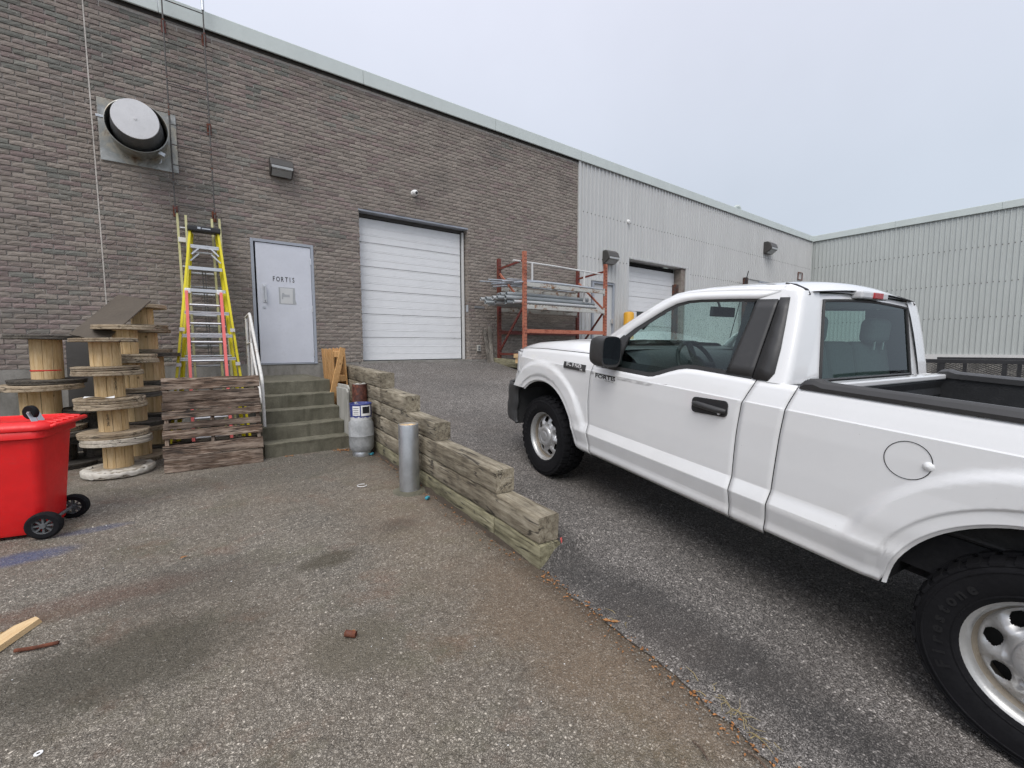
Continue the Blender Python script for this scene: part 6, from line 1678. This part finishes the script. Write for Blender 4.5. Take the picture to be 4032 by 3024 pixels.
B_m = MB().lathe([(.0, -.02), (.195, -.02), (.195, -.06)], 32, (0, 0, 0), 'Y').mesh('brake_drum', MAT['brake'])
N_me = MB().tube([(0, .040, 0), (0, .064, 0)], .009, 6).mesh('lug_nut', MAT['wheel'])
# raised sidewall lettering
Tx = MB()
for k, ch in enumerate('Firestone'):
    me = text_mesh(ch, .056, .0009, None, off=.002, name='c'); a = R(45) + (k - 4) * .155
    cen = Vector((.29 * math.cos(a), .1238, .29 * math.sin(a))); rad_ = Vector((math.cos(a), 0, math.sin(a))); tan = Vector((-math.sin(a), 0, math.cos(a)))
    mat3 = Matrix((tan, rad_, Vector((0, 1, 0)))).transposed()
    Tx.add([cen + mat3 @ Vector(v.co) for v in me.vertices], [tuple(p.vertices) for p in me.polygons]); bpy.data.meshes.remove(me)
Tx_m = Tx.mesh('sidewall_lettering', MAT['tyre_letters'], fix=False)
for s in (FA, RA):
    for sg in (1, -1):
        wo = bpy.data.objects.new('wheel', None); COL.objects.link(wo); wo.parent = tk
        wo.location = V(s, sg * (HW - .145), TR - .003); wo.rotation_euler = (0, R(15 if s == 0 else 40), 0 if sg > 0 else R(180))
        for nm_, me in (('tyre', T_m), ('rim', R_m), ('rim_lip', L_m), ('rim_barrel', Bar_m), ('brake_drum', B_m), ('sidewall_lettering', Tx_m)):
            q = place(nm_, me, wo)
            if nm_ == 'sidewall_lettering': stuff(q)
            if nm_ == 'rim': q.location = (0, .028, 0)
        for k in range(6):
            a = 2 * math.pi * k / 6; place('lug_nut', N_me, wo, (.078 * math.cos(a), .028, .078 * math.sin(a)))
# ------------------------------------------------------------------ small things on the ground
rl_ = random.Random(77)
def gz(x, y):
    return yard_z(y) + .004
sp_ = thing('wood_scrap', 'splintered fresh wood scrap on the asphalt at the left edge', 'wood scrap', (-.80, 3.12, gz(0, 3.1)), R(63))
m_ = MB(); m_.add([(-.25, -.045, 0), (.16, -.035, 0), (.20, .02, 0), (.11, .05, 0), (-.25, .05, 0), (-.25, -.04, .028), (.15, -.03, .026), (.185, .015, .02), (.10, .045, .026), (-.25, .045, .028)], [(4, 3, 2, 1, 0), (5, 6, 7, 8, 9), (0, 1, 6, 5), (1, 2, 7, 6), (2, 3, 8, 7), (3, 4, 9, 8), (4, 0, 5, 9)]); m_.build('splinter', MAT['scrap'], sp_)
m_ = MB(); m_.add([(-.2, .05, 0), (.02, .06, 0), (.10, .085, 0), (-.2, .11, 0), (-.2, .055, .02), (.02, .065, .018), (.08, .08, .012), (-.2, .10, .018)], [(3, 2, 1, 0), (4, 5, 6, 7), (0, 1, 5, 4), (1, 2, 6, 5), (2, 3, 7, 6), (3, 0, 4, 7)]); m_.build('splinter', MAT['scrap'], sp_)
tag(MB().tube([(-.74, 2.99, gz(0, 3.)+.010), (-.67, 2.965, gz(0, 2.97) + .010), (-.585, 2.95, gz(0, 2.97) + .010)], .009, 8).build('rusty_bar', MAT['rust'], sm=True), 'rusty short bar next to the wood scrap', 'bar')
m_ = MB(); hollow(m_, (-.024, 0, 0), (.028, -.018, 0), .0165, 0, 14, 2); o = m_.build('pipe_stub', MAT['rust'], sm=True); o.location = (.585, 2.187, gz(0, 2.19) + .016); o.rotation_euler = (0, .1, -.35); tag(o, 'short rusty pipe stub lying alone on the asphalt', 'pipe')
m_ = MB(); m_.lathe([(.005, .001), (.006, .003), (.012, .003), (.013, .001)], 20); o = m_.build('washer', MAT['paper'], sm=True); o.location = (-.512, 2.195, gz(0, 2.2)); tag(o, 'white plastic ring on the asphalt at the lower left', 'ring')
m_ = MB(); pts = [(1.36 + .045 * math.cos(a), 4.45 + .045 * math.sin(a), gz(0, 4.45) + .006) for a in [R(40 + 12 * k) for k in range(26)]]; tag(m_.tube(pts, .0035, 6).build('wire_loop', MAT['paper'], sm=True), 'open white wire loop on the ground left of the bollard', 'wire')
def leaf(mb, x, y, z, s, rg):
    a = rg.uniform(0, 6.28); c_, sn = math.cos(a), math.sin(a); cu = rg.uniform(.1, .5) * s; ti = rg.uniform(-.4, .4)
    pts = [(-1, 0, 0), (-.4, .38, cu), (.3, .42, cu * .6), (1, 0, cu * .3), (.3, -.40, cu), (-.4, -.36, cu * .7), (0, 0, 0)]
    mb.add([(x + s * (p * c_ - q * sn), y + s * (p * sn + q * c_), z + r_ + s * .1 + s * p * ti * .3) for p, q, r_ in pts], [(0, 6, 1), (1, 6, 2), (2, 6, 3), (3, 6, 4), (4, 6, 5), (5, 6, 0)])
leaves = MB()
for k in range(170):
    t = rl_.random(); y = 2.1 - 1.7 * t; x = interp(XS, y) + rl_.gauss(-.02, .035); leaf(leaves, x, y, yard_z(y) + .008, rl_.uniform(.004, .012), rl_)
for k in range(150):
    y = rl_.uniform(2.3, 6.0); x = 1.787 + .043 * (y - 2.13) - abs(rl_.gauss(0, .07)) - .01; leaf(leaves, x, y, yard_z(y) + .006, rl_.uniform(.005, .015), rl_)
for k in range(26): leaf(leaves, 1.63 + rl_.gauss(0, .06), 6.05 + rl_.gauss(0, .05), yard_z(6.) + .006, rl_.uniform(.015, .032), rl_)
for (x, y) in ((.93, 6.10), (.98, 6.12), (1.0, 6.11), (-.10, 3.65), (.60, 2.19), (1.9, 1.60), (1.76, 1.47), (1.73, 1.50)): leaf(leaves, x, y, yard_z(y) + .008, .026, rl_)
stuff(leaves.build('leaf_litter', MAT['leaf'], fix=False), 'scattered orange brown leaf litter along the seam and the timber wall')
gr = MB()
for (cx, cy, n) in ((1.70, .80, 11), (1.73, .92, 5), (1.68, .70, 7), (1.80, 1.45, 4)):
    for k in range(n):
        a = rl_.uniform(0, 6.28); L = rl_.uniform(.03, .09); x0, y0 = cx + rl_.gauss(0, .025), cy + rl_.gauss(0, .03); z = yard_z(y0) + .008
        gr.tube([(x0, y0, z), (x0 + .5 * L * math.cos(a), y0 + .5 * L * math.sin(a), z + L * rl_.uniform(.1, .4)), (x0 + L * math.cos(a + .3), y0 + L * math.sin(a + .3), z + L * rl_.uniform(.0, .3))], [.0018, .0014, .0004], 4, cap=False)
stuff(gr.build('dry_grass', MAT['grass'], fix=False), 'dry yellow grass tufts growing in the asphalt seam')
pb = MB()
def pebble(x, y, z, s):
    vs = []
    for p in ((1, 0, 0), (-1, 0, 0), (0, 1, 0), (0, -1, 0), (0, 0, .7), (0, 0, -.4)): vs.append((x + s * p[0] * rl_.uniform(.6, 1.2), y + s * p[1] * rl_.uniform(.6, 1.2), z + s * p[2] * rl_.uniform(.6, 1.1)))
    pb.add(vs, [(0, 2, 4), (2, 1, 4), (1, 3, 4), (3, 0, 4), (2, 0, 5), (1, 2, 5), (3, 1, 5), (0, 3, 5)])
for k in range(1500):
    x, y = rl_.uniform(-1.6, 1.7), rl_.uniform(.7, 6.0); pebble(x, y, yard_z(y) + .002, rl_.choice((.002, .003, .003, .004, .0055)))
for k in range(900):
    y = rl_.uniform(2.2, 6.); x = 1.787 + .043 * (y - 2.13) - abs(rl_.gauss(0, .10)); pebble(x, y, yard_z(y) + .002, rl_.uniform(.002, .006))
for k in range(700):
    y = rl_.uniform(.3, 2.1); x = interp(XS, y) + rl_.gauss(0, .06); pebble(x, y, yard_z(y) + .010, rl_.uniform(.002, .006))
stuff(pb.build('loose_gravel', MAT['pebble'], fix=False), 'loose gravel scattered over the yard asphalt')
ch_ = MB(); pb_main = pb; pb = ch_
for k in range(70):
    x, y = rl_.uniform(-1.4, 1.7), rl_.uniform(1.2, 6.1); pebble(x, y, yard_z(y) + .003, rl_.uniform(.002, .005))
stuff(ch_.build('pale_chips', MAT['paper'], fix=False), 'tiny pale chips and paper flecks strewn over the yard')
so = MB()
so.grid(lambda u, v: (1.787 + .043 * (2.2 + 3.9 * u - 2.13) + .01 - v * (.055 + .05 * mnoise.noise(Vector((u * 26, 2, 1)))) * min(1, 9 * u + .1), 2.2 + 3.9 * u, yard_z(2.2 + 3.9 * u) + .010 + .028 * (1 - v) ** 2 * min(1, 6 * u + .1) * (1 + mnoise.noise(Vector((u * 22, v * 3, 7)))) - .012 * v), 90, 5)
stuff(so.build('soil_bank', MAT['soil'], sm=True, ang=80), 'dark damp soil banked against the foot of the timber wall')
for k, (a, b) in enumerate((((1.445, .83), (1.42, .755)), ((1.571, .702), (1.55, .60)))):
    m_ = MB(); m_.tube([(a[0], a[1], yard_z(a[1]) + .012), ((a[0] + b[0]) / 2 + .006, (a[1] + b[1]) / 2, yard_z(a[1]) + .016), (b[0], b[1], yard_z(b[1]) + .012)], .004, 6)
    tag(m_.build('twig', MAT['pallet_old'], sm=True), ['thin brown twig in the lower middle of the picture', 'thin brown twig at the bottom edge near the seam'][k], 'twig')
for k, (x, y, c_) in enumerate(((1.91, 5.6, 'bin'), (1.80, 3.72, 'b'))):
    m_ = MB(); m_.box((x - .06, y, yard_z(y) + .02), (.05, .03, .025), Matrix.Rotation(.6, 3, 'Z')); o = m_.build('blue_scrap', BLUE, bevel=.006); tag(o, ['turquoise plastic scrap near the propane cylinder', 'turquoise plastic scrap right of the galvanised bollard'][k], 'scrap')
m_ = MB()
for k in range(5): m_.tube([(1.965 + .004 * k, 2.14 + .004 * k, .10), (1.975 + .004 * k, 2.12 + .003 * k, .16), (1.965 + .003 * k, 2.125, .215)], .002, 5)
tag(m_.build('red_strands', MAT['pink']), 'red plastic strands hanging at the near timber end', 'strands')
